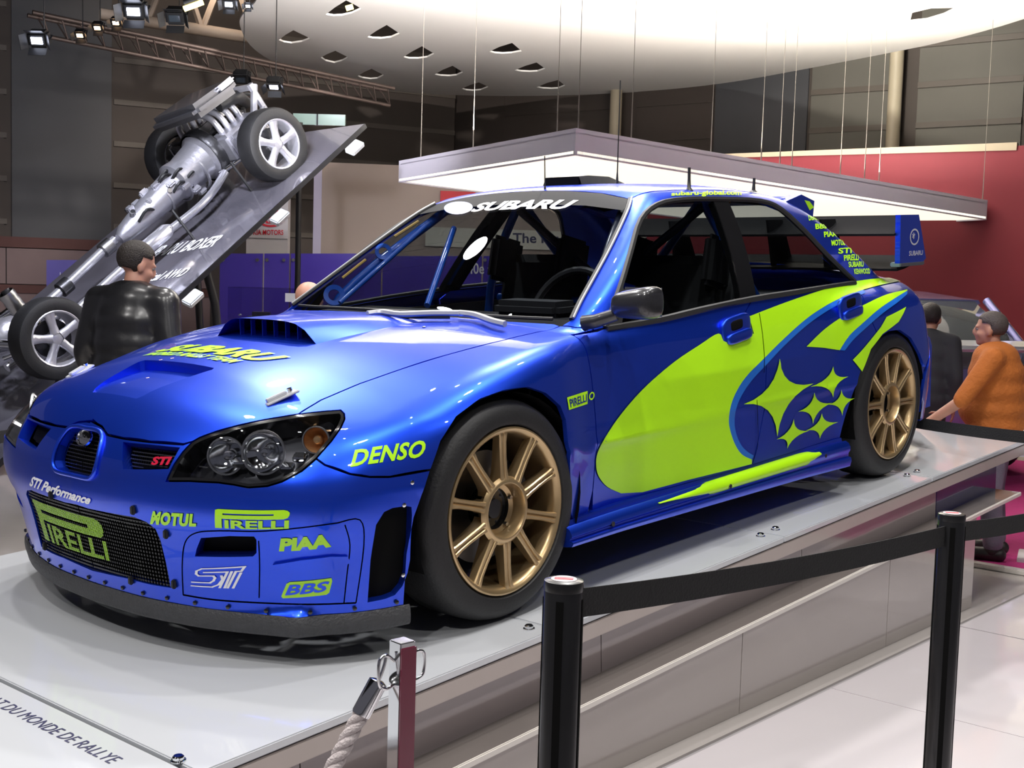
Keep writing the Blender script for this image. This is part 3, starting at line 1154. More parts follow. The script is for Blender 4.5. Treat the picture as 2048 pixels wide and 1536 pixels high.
for (u, v) in ((1471, 659), (1699, 614)):
    c = hp([(u, v)])[0]
    for sg in (1, -1):
        hd = empty('door_handle', (c[0], c[1] * sg, c[2]), parent=CAR)
        rt = Matrix.Rotation(.12, 3, 'Y')
        superbox('handle_cup', (0, .0, 0), (.098, .014, .053), BLUE, hd, rt)
        superbox('handle_recess', (.012, .0095 * sg, .018), (.044, .006, .019), MATTEBLACK, hd, rt)
        superbox('handle_grip', (-.004, .013 * sg, -.024), (.084, .014, .021), BLUE, hd, rt)
PINM = mat('bright_catch_metal', (.72, .73, .76), .3, .5, vary=.05)
for (u, v) in ((563, 797), ):
    c = hp([(u, v)])[0]
    for sg in (1, -1):
        pin = empty('bonnet_catch', (c[0], c[1] * sg, c[2]), (0, .32, -.25 * sg), parent=CAR)
        box('catch_plate', (0, 0, .003), (.10, .036, .006), PINM, pin, None, .002)
        box('catch_lever', (.012, 0, .011), (.06, .016, .010), PINM, pin, None, .002)
        lathe('catch_pin', [(.007, 0), (.007, .018), (.0005, .019)], CHROME, pin, 10, 'Z', M=Matrix.Translation((-.03, 0, 0)))
for (u, v) in ((518, 652), (767, 643), (848, 655), (808, 1010), (806, 1150), (824, 965), (480, 630)):
    c = hp([(u, v)])[0]
    nn = grad(c[None])[0]
    M = Matrix.Translation(Vector(c)) @ Vector(nn).to_track_quat('Z', 'Y').to_matrix().to_4x4()
    lathe('body_screw', [(.006, -.002), (.006, .002), (.003, .004), (.0004, .004)], CHROME, CAR, 10, 'Z', M=M)
for (u, v) in ((268, 1020), (104, 990), (264, 1160), (92, 1092), (334, 1068), (350, 1168)):
    c = hp([(u, v)])[0]
    box('intake_clip', (c[0] + .004, c[1], c[2]), (.012, .014, .024), TRIM, CAR, None, .003)

# ---- rear wing and roof spoiler -----------------------------------
rwg = empty('rear_wing', (0, 0, 0), parent=CAR)
for sg in (1, -1):
    ep = [(-2.72, .93), (-2.715, 1.145), (-2.91, 1.145), (-3.0, .945), (-2.96, .925)]
    secs = [[(x, (.80 + dy) * sg, z) for x, z in ep] for dy in (-.012, .012)]
    loft('wing_end_plate', secs, BLUE, rwg, closed_prof=True)
    if sg > 0:
        box('end_plate_foot', (-2.85, .79, .925), (.26, .05, .02), STEEL, rwg, None, .004)


WINGM = mat('wing_black_composite', (.008, .008, .009), .75, vary=.2, spec=.04)
for nm, pf in (('wing_upper_plane', ((-2.70, 1.062), (-2.76, 1.075), (-2.84, 1.10), (-2.92, 1.144), (-2.93, 1.136), (-2.84, 1.086), (-2.76, 1.062), (-2.70, 1.052))), ('wing_lower_plane', ((-2.74, .905), (-2.82, .915), (-2.90, .93), (-2.985, .958), (-2.99, .950), (-2.90, .918), (-2.82, .903), (-2.74, .895)))):
    loft(nm, [[(x, y, z) for x, z in pf] for y in np.linspace(-.79, .79, 5)], WINGM, rwg, closed_prof=True)
for y in (-.42, -.14, .14, .42):
    loft('wing_strut', [[(x, y + dy, z) for x, z in ((-2.78, .89), (-2.72, 1.13), (-2.86, 1.13), (-2.98, .90))] for dy in (-.006, .006)], WINGM, rwg, closed_prof=True)
# roof-end spoiler with its raised ends
rs = empty('roof_spoiler', (0, 0, 0), parent=CAR)
def at_y(u, v, y):
    d = dir2car(cam_dir(u, v))
    return CAM_CAR + d * ((y - CAM_CAR[1]) / d[1])


ep = [at_y(u, v, .53) for u, v in ((1555, 408), (1598, 389), (1624, 402), (1621, 434), (1595, 428))]
for sg in (1, -1):
    secs = [[(p[0], (.53 + dy) * sg, p[2]) for p in ep] for dy in (-.05, .012)]
    loft('spoiler_end', secs, BLUE, rs, closed_prof=True)
    ep_tag = ep
secs = []
for y in np.linspace(-.5, .5, 7):
    secs.append([(p[0], y, p[2] + dz) for p, dz in ((ep[0], .012), (ep[1], -.006), (ep[2], -.004), (ep[2], -.014), (ep[1], -.03))])
loft('spoiler_blade', secs, BLUE, rs, closed_prof=True)

# ---- tail lamp, seen edge on --------------------------------------
tl = np.concatenate([back([(.56, .84), (.62, .82), (.66, .72), (.69, .62)]), side([(-3.0, .62), (-3.02, .74), (-3.06, .80)])])
panel('tail_lamp', Planar((-.7, .7, .1)), tl, mat('red_lamp_plastic', (.45, .03, .03), .15, coat=.8, vary=.1), CAR, h=.03, gap=0, off=.003, flange=.01, mirror='copy')

# ------------------------------------------------------------------ vinyls and lettering on the car
def X4(pts):                       # positions read off an enlargement of the flank
    return [(1100 + x / 2.56, 550 + y / 2.56) for x, y in pts]


D_FL = Planar((.05, 1, .18))
swoosh_top = [(1825, 16), (1700, 16), (1550, 34), (1400, 74), (1250, 124), (1130, 168), (1015, 213)]
swoosh_in = [(1030, 945), (980, 920), (945, 870), (920, 800), (912, 740), (925, 660), (960, 580), (1010, 510), (1090, 430), (1180, 340), (1290, 240), (1380, 175), (1480, 120), (1600, 75), (1720, 44), (1825, 28)]
swoosh_out = [(1040, 300), (900, 345), (860, 300), (760, 360), (640, 440), (520, 540), (430, 630), (340, 740), (275, 840), (240, 910), (232, 970), (245, 1030), (290, 1085), (360, 1118)]
c1 = np.concatenate([catmull(X4(swoosh_top), 5), catmull(X4(swoosh_out), 4), np.array(X4([(470, 1112), (700, 1050), (1030, 968)])), catmull(X4(swoosh_in), 5)])
vinyl('lime_swoosh', c1, D_FL, LIME, CAR, h=.02, smooth_n=0, off=.0032)
band_o = [(1030, 945), (980, 920), (945, 870), (920, 800), (912, 740), (925, 660), (960, 580), (1010, 510), (1090, 430), (1180, 340), (1290, 240), (1380, 175), (1480, 120), (1600, 75)]
band_i = [(1612, 92), (1492, 142), (1397, 197), (1307, 262), (1197, 362), (1112, 452), (1037, 532), (987, 602), (954, 672), (942, 740), (947, 800), (970, 862), (1002, 900), (1040, 925)]
vinyl('swoosh_outline', np.concatenate([catmull(X4(band_o), 4), catmull(X4(band_i), 4)]), D_FL, MIDBLUE, CAR, h=.02, smooth_n=0, off=.0028)
s2a = [(1310, 367), (1400, 280), (1500, 210), (1620, 145), (1720, 100), (1825, 74)]
s2b = [(1825, 80), (1760, 120), (1680, 175), (1600, 245), (1530, 310), (1480, 385)]
vinyl('lime_flash', np.concatenate([catmull(X4(s2a), 5), catmull(X4(s2b), 5), np.array(X4([(1400, 373)]))]), D_FL, LIME, CAR, h=.02, smooth_n=0, off=.0032)
s2c = [(1507, 387), (1552, 330), (1622, 265), (1702, 195), (1777, 140), (1825, 98)]
vinyl('flash_outline', np.concatenate([catmull(X4(s2b), 4), catmull(X4(s2c), 4)]), D_FL, MIDBLUE, CAR, h=.02, smooth_n=0, off=.0028)
s3 = [(1547, 435), (1620, 355), (1690, 268), (1720, 215), (1820, 163), (1782, 240), (1700, 302), (1640, 380), (1595, 495)]
vinyl('lime_flash', X4(s3), D_FL, LIME, CAR, h=.02, smooth_n=0, off=.0032)
# lime tail of the swoosh on the sill
V, Fc = [], []
xs_l = np.linspace(-.74, -1.86, 24)
for x in xs_l:
    tt = (-.27 - x) / 1.83
    k = np.clip((-.74 - x) / .35, .05, 1) * np.clip((x + 1.90) / .12, .1, 1)
    pr = [(.8465, .223), (.862, .2275), (.877, .2195), (.8855, .204), (.8855, .190), (.8775, .1765)]
    for y, z in pr:
        zz = z if z > .2 else .2 - (.2 - z) * (.42 + .58 * tt)
        V.append((x, y + max(0, (-1.75 - x)) / .35 * .012 + .0012, .2 + (zz - .2) * 1.0 if k >= .99 else .214 + (zz - .214) * k))
for i in range(len(xs_l) - 1):
    for j in range(5):
        Fc.append((i * 6 + j, i * 6 + j + 1, i * 6 + 7 + j, i * 6 + 6 + j))
mesh_obj('sill_lime_flash', V, Fc, LIME, CAR, smooth=True)


def seam(name, px, w=.003, m=None, off=.0008, n=4):
    "thin dark shut line or crease laid along the body"
    P = hp(catmull(px, n), off)
    N = grad(P)
    T_ = np.gradient(P, axis=0)
    S_ = np.cross(N, T_)
    S_ /= np.linalg.norm(S_, axis=1, keepdims=True) + 1e-9
    V = np.concatenate([P + S_ * w / 2, P - S_ * w / 2])
    k = len(P)
    return mesh_obj(name, V, [(i, i + 1, k + i + 1, k + i) for i in range(k - 1)], m or SEAMM, CAR, np.concatenate([N, N]))


SEAMM = mat('shut_line_dark', (.004, .012, .10), .5, vary=.1)
seam('bumper_seam', [(517, 1082), (519, 1130), (518, 1196)])
seam('bumper_seam', [(366, 1190), (364, 1130), (370, 1085), (392, 1066), (440, 1062), (517, 1063), (600, 1056), (676, 1046)])
seam('bumper_seam', [(690, 1050), (700, 1090), (694, 1150), (688, 1206)])
seam('bumper_seam', [(366, 1190), (430, 1200), (520, 1206), (620, 1209), (712, 1206)], .004)
seam('bumper_seam', [(676, 1046), (720, 1040), (728, 1090), (712, 1206)])
rib_l = hp([(545, 1128), (600, 1119), (660, 1112), (694, 1112), (700, 1124), (680, 1134), (640, 1141), (575, 1142)])
panel('bumper_rib', CYL, rib_l, BLUE, CAR, h=.015, gap=0, off=.010, flange=.014)
LINE2 = mat('shut_line_on_lime', (.30, .45, .01), .6, vary=.1)
seam('door_shut_line', X4([(1072, 195), (1088, 300), (1098, 420), (1096, 500)]), .0035, LINE2, .0042)
seam('door_shut_line', X4([(1060, 640), (1065, 780), (1062, 880), (1035, 968)]), .003, SEAMM, .0042)


def star(name, t, r, b, l, m, parent, off=.0036):
    T_, R_, B_, L_ = [np.array(p, float) for p in X4([t, r, b, l])]
    c = (T_ + B_ + R_ + L_) / 4
    pts = []
    tips = [T_, R_, B_, L_]
    for i in range(4):
        a, d = tips[i], tips[(i + 1) % 4]
        k = c + ((a - c) + (d - c)) * .17
        for s_ in np.linspace(0, 1, 7)[:-1]:
            pts.append((1 - s_) ** 2 * a + 2 * s_ * (1 - s_) * (k * 1.0) + s_ ** 2 * d if 0 else (1 - s_) ** 2 * a + 2 * s_ * (1 - s_) * (c + (k - c) * .55) + s_ ** 2 * d)
    return vinyl(name, pts, D_FL, m, parent, h=.02, off=off, smooth_n=0)


for s_ in (((1172, 428), (1345, 556), (1160, 828), (988, 662)), ((1447, 468), (1524, 520), (1447, 628), (1330, 572)), ((1350, 602), (1442, 655), (1342, 763), (1266, 700)),
           ((1488, 588), (1556, 632), (1493, 722), (1422, 665)), ((1245, 738), (1322, 798), (1210, 890), (1156, 842)), ((1388, 708), (1472, 753), (1377, 840), (1305, 797))):
    star('lime_star', *s_, LIME, CAR)


def words(name, s, quad, m, shear=0., bold=.0, nx=14, ny=3, off=.002, px=True, space=1.):
    q, fs = text2d(s, shear, bold, space)
    return decal(name, q, fs, quad, m, CAR, off, nx, ny, px)


words('lettering_denso', 'DENSO', [(700, 935), (848, 915), (702, 901), (852, 880)], LIME, .22, .032, space=1.05)
words('lettering_motul', 'MOTUL', [(301, 1048), (394, 1053), (305, 1021), (393, 1027)], LIME, .12, .06, space=1.12)
words('lettering_piaa', 'PIAA', [(558, 1102), (663, 1093), (560, 1076), (659, 1066)], LIME, .05, .06)
words('lettering_performance', 'STI Performance', [(60, 971), (180, 1009), (66, 951), (186, 992)], WHITEV, .2, .04, nx=20)
words('lettering_web_address', 'subaru-global.com', [(1342, 395), (1482, 394), (1342, 385), (1482, 383)], LIME, 0, .03, nx=16)
words('windscreen_lettering', 'SUBARU', [(941, 425), (1143, 420), (950, 408), (1158, 401)], WHITEV, .35, .04, nx=10)
ov = [(.5 + .5 * math.cos(a), .5 + .5 * math.sin(a)) for a in np.linspace(0, 2 * math.pi, 28, endpoint=False)]
decal('windscreen_oval', np.array(ov), [tuple(range(28))], [(889, 431), (946, 428), (889, 406), (946, 403)], mat('pale_blue_badge', (.45, .5, .85), .3, coat=.4, vary=.1), CAR, .002, 4, 2)
# PIRELLI with its long-headed P: bar, bowl and stem, then IRELLI
pir_p = [[(0, 0), (.10, 0), (.10, .52), (.93, .52), (.98, .58), (1, .72), (1, .85), (.97, .95), (.92, 1), (.04, 1), (.0, .95)]]
pir_hole = [(.11, .72), (.80, .72), (.80, .80), (.11, .80)]


def pirelli(name, quad, m, off=.002, px=True, nx=12):
    lp = resample(np.array(pir_p[0]), .2)
    q, T, _ = fill2([lp, resample(np.array(pir_hole), .2)], .3)
    q2, f2 = text2d('IRELLI', 0, .035)
    q2 = q2 * [.86, .46] + [.14, 0]
    fs = [tuple(t) for t in T] + [tuple(i + len(q) for i in f) for f in f2]
    return decal(name, np.concatenate([q, q2]), fs, quad, m, CAR, off, nx, 4, px)


pirelli('lettering_pirelli', [(431, 1055), (578, 1057), (431, 1017), (581, 1019)], LIME)
tq = [(1137, 820), (1174, 808), (1133, 795), (1174, 782)]
decal('fender_tag', np.array([(0, 0), (1, 0), (1, 1), (0, 1)]), [(0, 1, 2, 3)], tq, LIME, CAR, .002, 4, 3)
words('fender_tag_lettering', 'PIRELLI', [(1140, 815), (1172, 803), (1137, 799), (1172, 788)], BLUE, 0, .02, 6, 2, .003)
ring = [(.5 + .5 * math.cos(a), .5 + .5 * math.sin(a)) for a in np.linspace(0, 2 * math.pi, 20, endpoint=False)]
q, T, _ = fill2([np.array(ring), (np.array(ring)[::1] - .5) * .62 + .5], .2)
decal('fender_roundel', q, [tuple(t) for t in T], [(1177, 802), (1188, 798), (1177, 786), (1188, 782)], LIME, CAR, .002, 2, 2)
# lime word on the lower intake screen, broken up by the mesh
Q4 = hp([(91, 1078), (220, 1122), (63, 996), (200, 1040)])
lp = np.array(pir_p[0])
q2, f2 = text2d('IRELLI', 0, .03)
q2 = q2 * [.86, .46] + [.14, 0]


def in_word(p):
    r = inpoly(p, lp) & ~inpoly(p, np.array(pir_hole))
    for f in f2:
        r |= inpoly(p, q2[list(f)])
    return r


V, Fc = [], []
nx_, ny_ = 62, 34
gx, gy = np.meshgrid((np.arange(nx_) + .5) / nx_, (np.arange(ny_) + .5) / ny_)
cells = np.stack([gx.ravel(), gy.ravel()], 1)
ok = in_word(cells)
for (cx, cy) in cells[ok]:
    hx, hy = .33 / nx_, .36 / ny_
    b = len(V)
    V += [(cx - hx, cy - hy), (cx + hx, cy - hy), (cx + hx, cy + hy), (cx - hx, cy + hy)]
    Fc.append((b, b + 1, b + 2, b + 3))
P = onto(np.array(V), *Q4, .0005)
tag(mesh_obj('intake_screen_lettering', P, Fc, LIME, CAR, grad(P)), kind='stuff')

# outlined STI mark, drawn with strokes
def strokes(lines, w):
    V, Fc = [], []
    for ln in lines:
        ln = np.array(ln, float)
        for a, b in zip(ln, ln[1:]):
            d = (b - a) / (np.linalg.norm(b - a) + 1e-9)
            n = np.array([-d[1], d[0]]) * w / 2
            e = d * w / 2 * .9
            k = len(V)
            V += [a - n - e, b - n + e, b + n + e, a + n - e]
            Fc.append((k, k + 1, k + 2, k + 3))
    return np.array(V), Fc


sti = [[(.98, .97), (.16, .97), (.06, .86), (.06, .70), (.12, .60), (.42, .60), (.46, .50), (.44, .36), (.38, .26), (.0, .26)],
       [(.62, .78), (.22, .78)], [(.0, .06), (.44, .06), (.56, .18), (.62, .42), (.58, .6)], [(.44, .78), (.68, .78), (.60, .04)], [(.76, .78), (.70, .04)], [(.98, .97), (.94, .78), (.84, .78), (.76, .04)], [(.94, .7), (.87, .04)]]
V, Fc = strokes(sti, .055)
decal('sti_mark', V, Fc, [(384, 1173), (480, 1177), (389, 1136), (493, 1131)], WHITEV, CAR, .002, 5, 2)
# BBS plate
pl = [(.04, 0), (.93, 0), (.98, .1), (1, .8), (.97, 1), (.12, 1), (.06, .9), (0, .12)]
decal('bbs_plate', np.array(pl), [tuple(range(8))], [(562, 1196), (660, 1188), (568, 1164), (666, 1155)], LIME, CAR, .002, 5, 2)
words('bbs_lettering', 'BBS', [(570, 1190), (654, 1182), (574, 1169), (660, 1161)], BLUE, .15, .03, 5, 2, .003)
# bonnet lettering, read from the nose
words('bonnet_lettering', 'SUBARU', top([(.392, -.285), (.392, .285), (.305, -.265), (.305, .305)]), LIME, .35, .05, 14, 3, .003, False)
words('bonnet_lettering', 'WORLD RALLY TEAM', top([(.440, -.27), (.440, .20), (.402, -.262), (.402, .208)]), LIME, .3, .04, 14, 2, .003, False)
# small sponsor names down the rear pillar
for (u, v, s_) in ((1628, 436, 'DENSO'), (1642, 453, 'BBS'), (1660, 469, 'PIAA'), (1676, 486, 'MOTUL'), (1690, 502, 'STI'), (1702, 516, 'PIRELLI'), (1712, 529, 'SUBARU'), (1724, 543, 'KENWOOD')):
    w_ = 11 + (v - 436) * .045
    words('pillar_lettering', s_, [(u - w_, v + 6), (u + w_, v + 5), (u - w_ - 2, v - 5), (u + w_ - 2, v - 6)], LIME, .1, .03, 3, 2, .003)
# names on the wing end plate and the roof spoiler
def flat_words(name, s, c, w, h_, m, parent, shear=0., bold=.02):
    q, fs = text2d(s, shear, bold)
    V = [(c[0] - (a - .5) * w, c[1], c[2] + (b - .5) * h_) for a, b in q]
    return mesh_obj(name, V, [f[::-1] if 0 else f for f in fs], m, parent)


GREYV = mat('silver_vinyl', (.55, .56, .6), .4, .3, vary=.05)
flat_words('end_plate_lettering', 'SUBARU', (-2.885, .8135, .972), .15, .022, GREYV, rwg)
q, T, _ = fill2([np.array(ring), (np.array(ring) - .5) * .8 + .5], .2)
mesh_obj('end_plate_oval', [(-2.865 - (a - .5) * .10, .8135, 1.045 + (b - .5) * .075) for a, b in q], [tuple(t) for t in T], GREYV, rwg)
flat_words('end_plate_star', '*', (-2.855, .8135, 1.05), .03, .03, GREYV, rwg)
pc = np.mean(ep_tag, 0)
q, fs = np.array([(0, 0), (1, 0), (1, 1), (0, 1)]), [(0, 1, 2, 3)]
e_ = [np.array(p) for p in ep_tag]
V = [e_[1] * .75 + e_[3] * .25, e_[2] * .85 + e_[0] * .15, e_[2] * .6 + e_[3] * .4, e_[1] * .3 + e_[3] * .7]
mesh_obj('spoiler_tag', [(p[0], .5425, p[2]) for p in V], [(0, 1, 2, 3)], LIME, rs)
# badges on the nose
bc = hp([(159, 876)], .0)[0]
M = Matrix.Translation(Vector((bc[0] - .010, 0.0, bc[2]))) @ Vector((1, 0, .45)).to_track_quat('Z', 'Y').to_matrix().to_4x4() @ Matrix.Diagonal((1.5, 1, 1, 1))
badge = lathe('nose_badge', [(.0005, .004), (.018, .003), (.0195, .001), (.021, .007), (.024, .006), (.025, 0)], CHROME, CAR, 32, 'Z', M=M)
for (dx, dy, s_) in ((-.55, .15, 1.5), (.1, .35, .8), (.5, .15, .8), (0, -.3, .8), (.42, -.32, .8), (.75, -.1, .8)):
    st_ = []
    for k in range(8):
        rr = .0055 * s_ if k % 2 == 0 else .0018 * s_
        a = math.pi / 4 * k
        st_.append(M @ Vector((dx * .017 + rr * math.cos(a) * .7, dy * .017 + rr * math.sin(a), .006)))
    mesh_obj('badge_star', st_, [tuple(range(8))], CHROME, badge)
gu = hp([(302, 930), (342, 930), (302, 913), (345, 913)], -.018)
q, fs = text2d('STI', .3, .05)
P = (1 - q[:, :1]) * (1 - q[:, 1:]) * gu[0] + q[:, :1] * (1 - q[:, 1:]) * gu[1] + (1 - q[:, :1]) * q[:, 1:] * gu[2] + q[:, :1] * q[:, 1:] * gu[3]
mesh_obj('grille_badge', P, fs, REDV, CAR)

# ------------------------------------------------------------------ cabin
panel('roof_lining', D_TOP, sym(np.concatenate([roof_front[::-1], roof_b, roof_rear])), MATTEBLACK, CAR, h=.06, off=-.02, flange=0)
INT = mat('dark_cabin_trim', (.012, .012, .014), .8, vary=.2)
for sg in (1, -1):
    box('door_lining', (-1.33, .775 * sg, .50), (1.50, .02, .55), INT, CAR)
bm = bmesh.new()
add_box(bm, (-.68, 0, .725), (.36, 1.24, .18), None, .05)
bm_obj('dashboard', bm, INT, CAR, smooth=True)
box('dash_binnacle', (-.74, .36, .84), (.14, .30, .06), INT, CAR, None, .02)
lathe('steering_wheel', [(.165, 0), (.17, .012), (.18, .015), (.19, .01), (.19, -.006), (.18, -.012), (.17, -.010)], BLACK, CAR, 36, 'X', closed=True, M=Matrix.Translation((-.92, .37, .80)) @ Matrix.Rotation(-.4, 4, 'Y'))
for y in (.37, -.37):
    st = empty('bucket_seat', (-1.40, y, .25), parent=CAR)
    bm = bmesh.new()
    add_box(bm, (.05, 0, .12), (.46, .44, .12), None, .04)
    bm_obj('seat_cushion', bm, INT, st, smooth=True)
    bm = bmesh.new()
    add_box(bm, (-.22, 0, .44), (.12, .46, .62), Matrix.Rotation(-.22, 3, 'Y'), .045)
    bm_obj('seat_back', bm, INT, st, smooth=True)
    for s_ in (1, -1):
        box('head_wing', (-.22, .19 * s_, .72), (.20, .05, .20), INT, st, Matrix.Rotation(-.22, 3, 'Y'), .02)
box('rear_shelf', (-2.45, 0, .78), (.75, 1.2, .02), INT, CAR)
box('cabin_floor', (-1.4, 0, .22), (2.1, 1.5, .02), INT, CAR)
box('centre_console', (-.95, .02, .5), (.5, .2, .4), INT, CAR, None, .03)
cage = empty('roll_cage', (0, 0, 0), parent=CAR)
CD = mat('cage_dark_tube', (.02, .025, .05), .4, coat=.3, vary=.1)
for sg in (1, -1):
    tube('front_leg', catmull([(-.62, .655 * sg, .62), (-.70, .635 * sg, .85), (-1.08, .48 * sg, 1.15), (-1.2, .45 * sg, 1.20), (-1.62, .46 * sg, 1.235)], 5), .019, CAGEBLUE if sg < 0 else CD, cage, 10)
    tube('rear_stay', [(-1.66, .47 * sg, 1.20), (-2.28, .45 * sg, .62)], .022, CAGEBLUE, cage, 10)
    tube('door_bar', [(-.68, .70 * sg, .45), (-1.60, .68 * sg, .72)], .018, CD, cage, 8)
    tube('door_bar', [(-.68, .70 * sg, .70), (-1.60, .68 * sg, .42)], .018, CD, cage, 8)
tube('main_hoop', catmull([(-1.63, .70, .3), (-1.63, .66, .85), (-1.63, .50, 1.19), (-1.63, .42, 1.235), (-1.63, -.42, 1.235), (-1.63, -.50, 1.19), (-1.63, -.66, .85), (-1.63, -.70, .3)], 4), .02, CAGEBLUE, cage, 10)
tube('hoop_diagonal', [(-1.63, -.48, 1.19), (-1.63, .62, .45)], .018, CD, cage, 10)
tube('hoop_diagonal', [(-1.63, .48, 1.19), (-1.63, -.62, .45)], .018, CD, cage, 10)
tube('rear_diagonal', [(-1.64, .45, 1.2), (-2.28, -.45, .62)], .018, CAGEBLUE, cage, 10)
tube('cross_bar', [(-1.64, .62, .80), (-1.64, -.62, .80)], .018, CAGEBLUE, cage, 10)
tube('dash_strut', [(-.66, -.10, .84), (-1.02, -.30, 1.12)], .012, CAGEBLUE, cage, 10)
tube('pillar_strut', [(-.60, -.52, .84), (-1.0, -.44, 1.13)], .010, CAGEBLUE, cage, 10)
for c, r in (((-.64, -.60, .865), .042), ((-.86, -.545, 1.03), .034)):
    M = Matrix.Translation(c) @ Vector((.55, .75, .3)).to_track_quat('Z', 'Y').to_matrix().to_4x4()
    lathe('gusset_ring', [(r, -.006), (r, .006), (r * .55, .004), (r * .55, -.004)], CAGEBLUE, cage, 24, 'Z', closed=True, M=M)
YEL = mat('yellow_tape', (.8, .5, .12), .5, vary=.1)
tube('yellow_strap', [(-.70, -.615, .93), (-.80, -.585, 1.0)], .006, YEL, cage, 6)
tube('yellow_strap', [(-.92, -.54, 1.09), (-1.02, -.50, 1.15)], .006, YEL, cage, 6)
tube('yellow_strap', [(-1.90, .38, 1.18), (-2.02, .36, 1.21)], .007, YEL, cage, 6)

# ------------------------------------------------------------------ platform
PLATFORM = empty('display_platform', (0, 0, CAR_Z), (0, TILT, 0))
tag(PLATFORM, 'long white tilted display platform with glossy top under the blue rally car', 'platform')
PWHITE = mat('platform_white_gloss', (.58, .60, .63), .14, coat=.9, coat_rough=.04, vary=.015, vscale=2)
PBEIGE = mat('platform_beige_fascia', (.45, .39, .36), .3, coat=.3, vary=.05)
PSKIRT = mat('platform_mauve_skirt', (.33, .28, .28), .12, coat=.8, coat_rough=.05, vary=.04, vscale=2)
seams = [1.165, -.03, -1.335, -2.64, -3.93]
for a, b in zip(seams, seams[1:]):
    bm = bmesh.new()
    add_box(bm, ((a + b) / 2, 0, -.011), (a - b - .006, 2.04, .022), None, .003)
    bm_obj('top_panel', bm, PWHITE, PLATFORM)
box('front_panel', (1.626, 0, -.011), (.90, 2.04, .022), PWHITE, PLATFORM, None, .003)
BLACKLINE = mat('black_joint', (.006, .006, .008), .6, vary=.1)
box('joint_bed', (-.93, 0, -.024), (6.0, 2.02, .008), BLACKLINE, PLATFORM)
for sg in (1, -1):
    box('edge_fascia', (-.93, 1.012 * sg, -.052), (6.0, .012, .050), PBEIGE, PLATFORM, None, .002)
box('rear_fascia', (-3.925, 0, -.052), (.012, 2.0, .050), PBEIGE, PLATFORM, None, .002)
BPANEL = mat('deep_blue_panel', (.012, .010, .10), .2, coat=.6, vary=.05)
for sg in (1, -1):
    for a, b in ((2.05, .86), (.86, -.30), (-.30, -1.55), (-1.55, -2.80)):
        box('side_skirt', ((a + b) / 2, .965 * sg, -.145), (a - b - .004, .02, .150), PSKIRT, PLATFORM)
    box('rear_blue_skirt', (-3.17, .965 * sg, -.145), (.73, .02, .150), BPANEL, PLATFORM)
box('rear_skirt', (-3.53, 0, -.145), (.02, 1.9, .15), BPANEL, PLATFORM)
PLEDGE = mat('pale_step_edge', (.72, .68, .63), .25, coat=.4, vary=.03)
box('step_ledge', (-.70, 0, -.226), (5.7, 2.18, .018), mat('ledge_dark_taupe', (.16, .14, .13), .15, coat=.6, vary=.05), PLATFORM, None, .003)
for sg in (1, -1):
    box('step_edge', (-.70, 1.092 * sg, -.226), (5.7, .010, .020), PLEDGE, PLATFORM, None, .003)
BASEP = mat('base_panel_taupe', (.40, .36, .335), .14, coat=.8, coat_rough=.06, vary=.03, vscale=2)


def prism(name, pts, nrm, thick, m, parent=None, kind=None):
    "flat polygon with real thickness, front face through pts"
    bm = bmesh.new()
    n = Vector(nrm).normalized()
    a = [bm.verts.new(Vector(p)) for p in pts]
    b = [bm.verts.new(Vector(p) - n * thick) for p in pts]
    bm.faces.new(a)
    bm.faces.new(b[::-1])
    k = len(a)
    for i in range(k):
        bm.faces.new((a[i], b[i], b[(i + 1) % k], a[(i + 1) % k]))
    bmesh.ops.recalc_face_normals(bm, faces=bm.faces)
    return bm_obj(name, bm, m, parent)


base = empty('platform_base', (0, 0, 0))
tag(base, 'taupe wedge-shaped base with pale ledge carrying the white car platform', 'platform')
zt_ = lambda x: car2world([x, 0, -.236])[2]
xs_ = [2.05, .86, -.95, -2.10, -3.02]
for sg in (1, -1):
    for a, b in zip(xs_, xs_[1:]):
        wa, wb = car2world([a, 0, -.236])[0], car2world([b, 0, -.236])[0]
        prism('base_panel', [(wa - .002, 1.08 * sg, 0.0), (wa - .002, 1.08 * sg, zt_(a)), (wb + .002, 1.08 * sg, zt_(b)), (wb + .002, 1.08 * sg, 0.0)], (0, sg, 0), .03, BASEP, base)
wa = car2world([-3.02, 0, -.236])[0]
prism('rear_base_panel', [(wa, -1.05, 0), (wa, 1.05, 0), (wa, 1.05, zt_(-3.02)), (wa, -1.05, zt_(-3.02))], (-1, 0, 0), .03, BASEP, base)
wa = car2world([2.05, 0, -.236])[0]
prism('front_base_panel', [(wa, -1.05, 0), (wa, 1.05, 0), (wa, 1.05, zt_(2.05)), (wa, -1.05, zt_(2.05))], (1, 0, 0), .03, BASEP, base)
# lettering along the front panel of the platform
INK = mat('navy_lettering', (.03, .03, .09), .5, vary=.1)
q, fs = text2d('CHAMPIONNAT DU MONDE DE RALLYE', .1, 0., 1.0)
y1, y0 = .835, -.01
mesh_obj('platform_lettering', [(1.264 - v * .035 + 0 * u, y0 + (y1 - y0) * u, .0012) for u, v in q], fs, INK, PLATFORM)
for (x, y) in ((1.159, .937), (.019, .962), (-1.285, .951), (-1.401, .946), (-2.591, .927), (-2.70, .926), (-3.894, .51), (-3.853, .904), (-.08, .962)):
    lathe('panel_bolt', [(.0005, .013), (.010, .013), (.013, .010), (.013, .004), (.017, .003), (.017, 0)], CHROME, PLATFORM, 14, 'Z', M=Matrix.Translation((x, y, 0)))

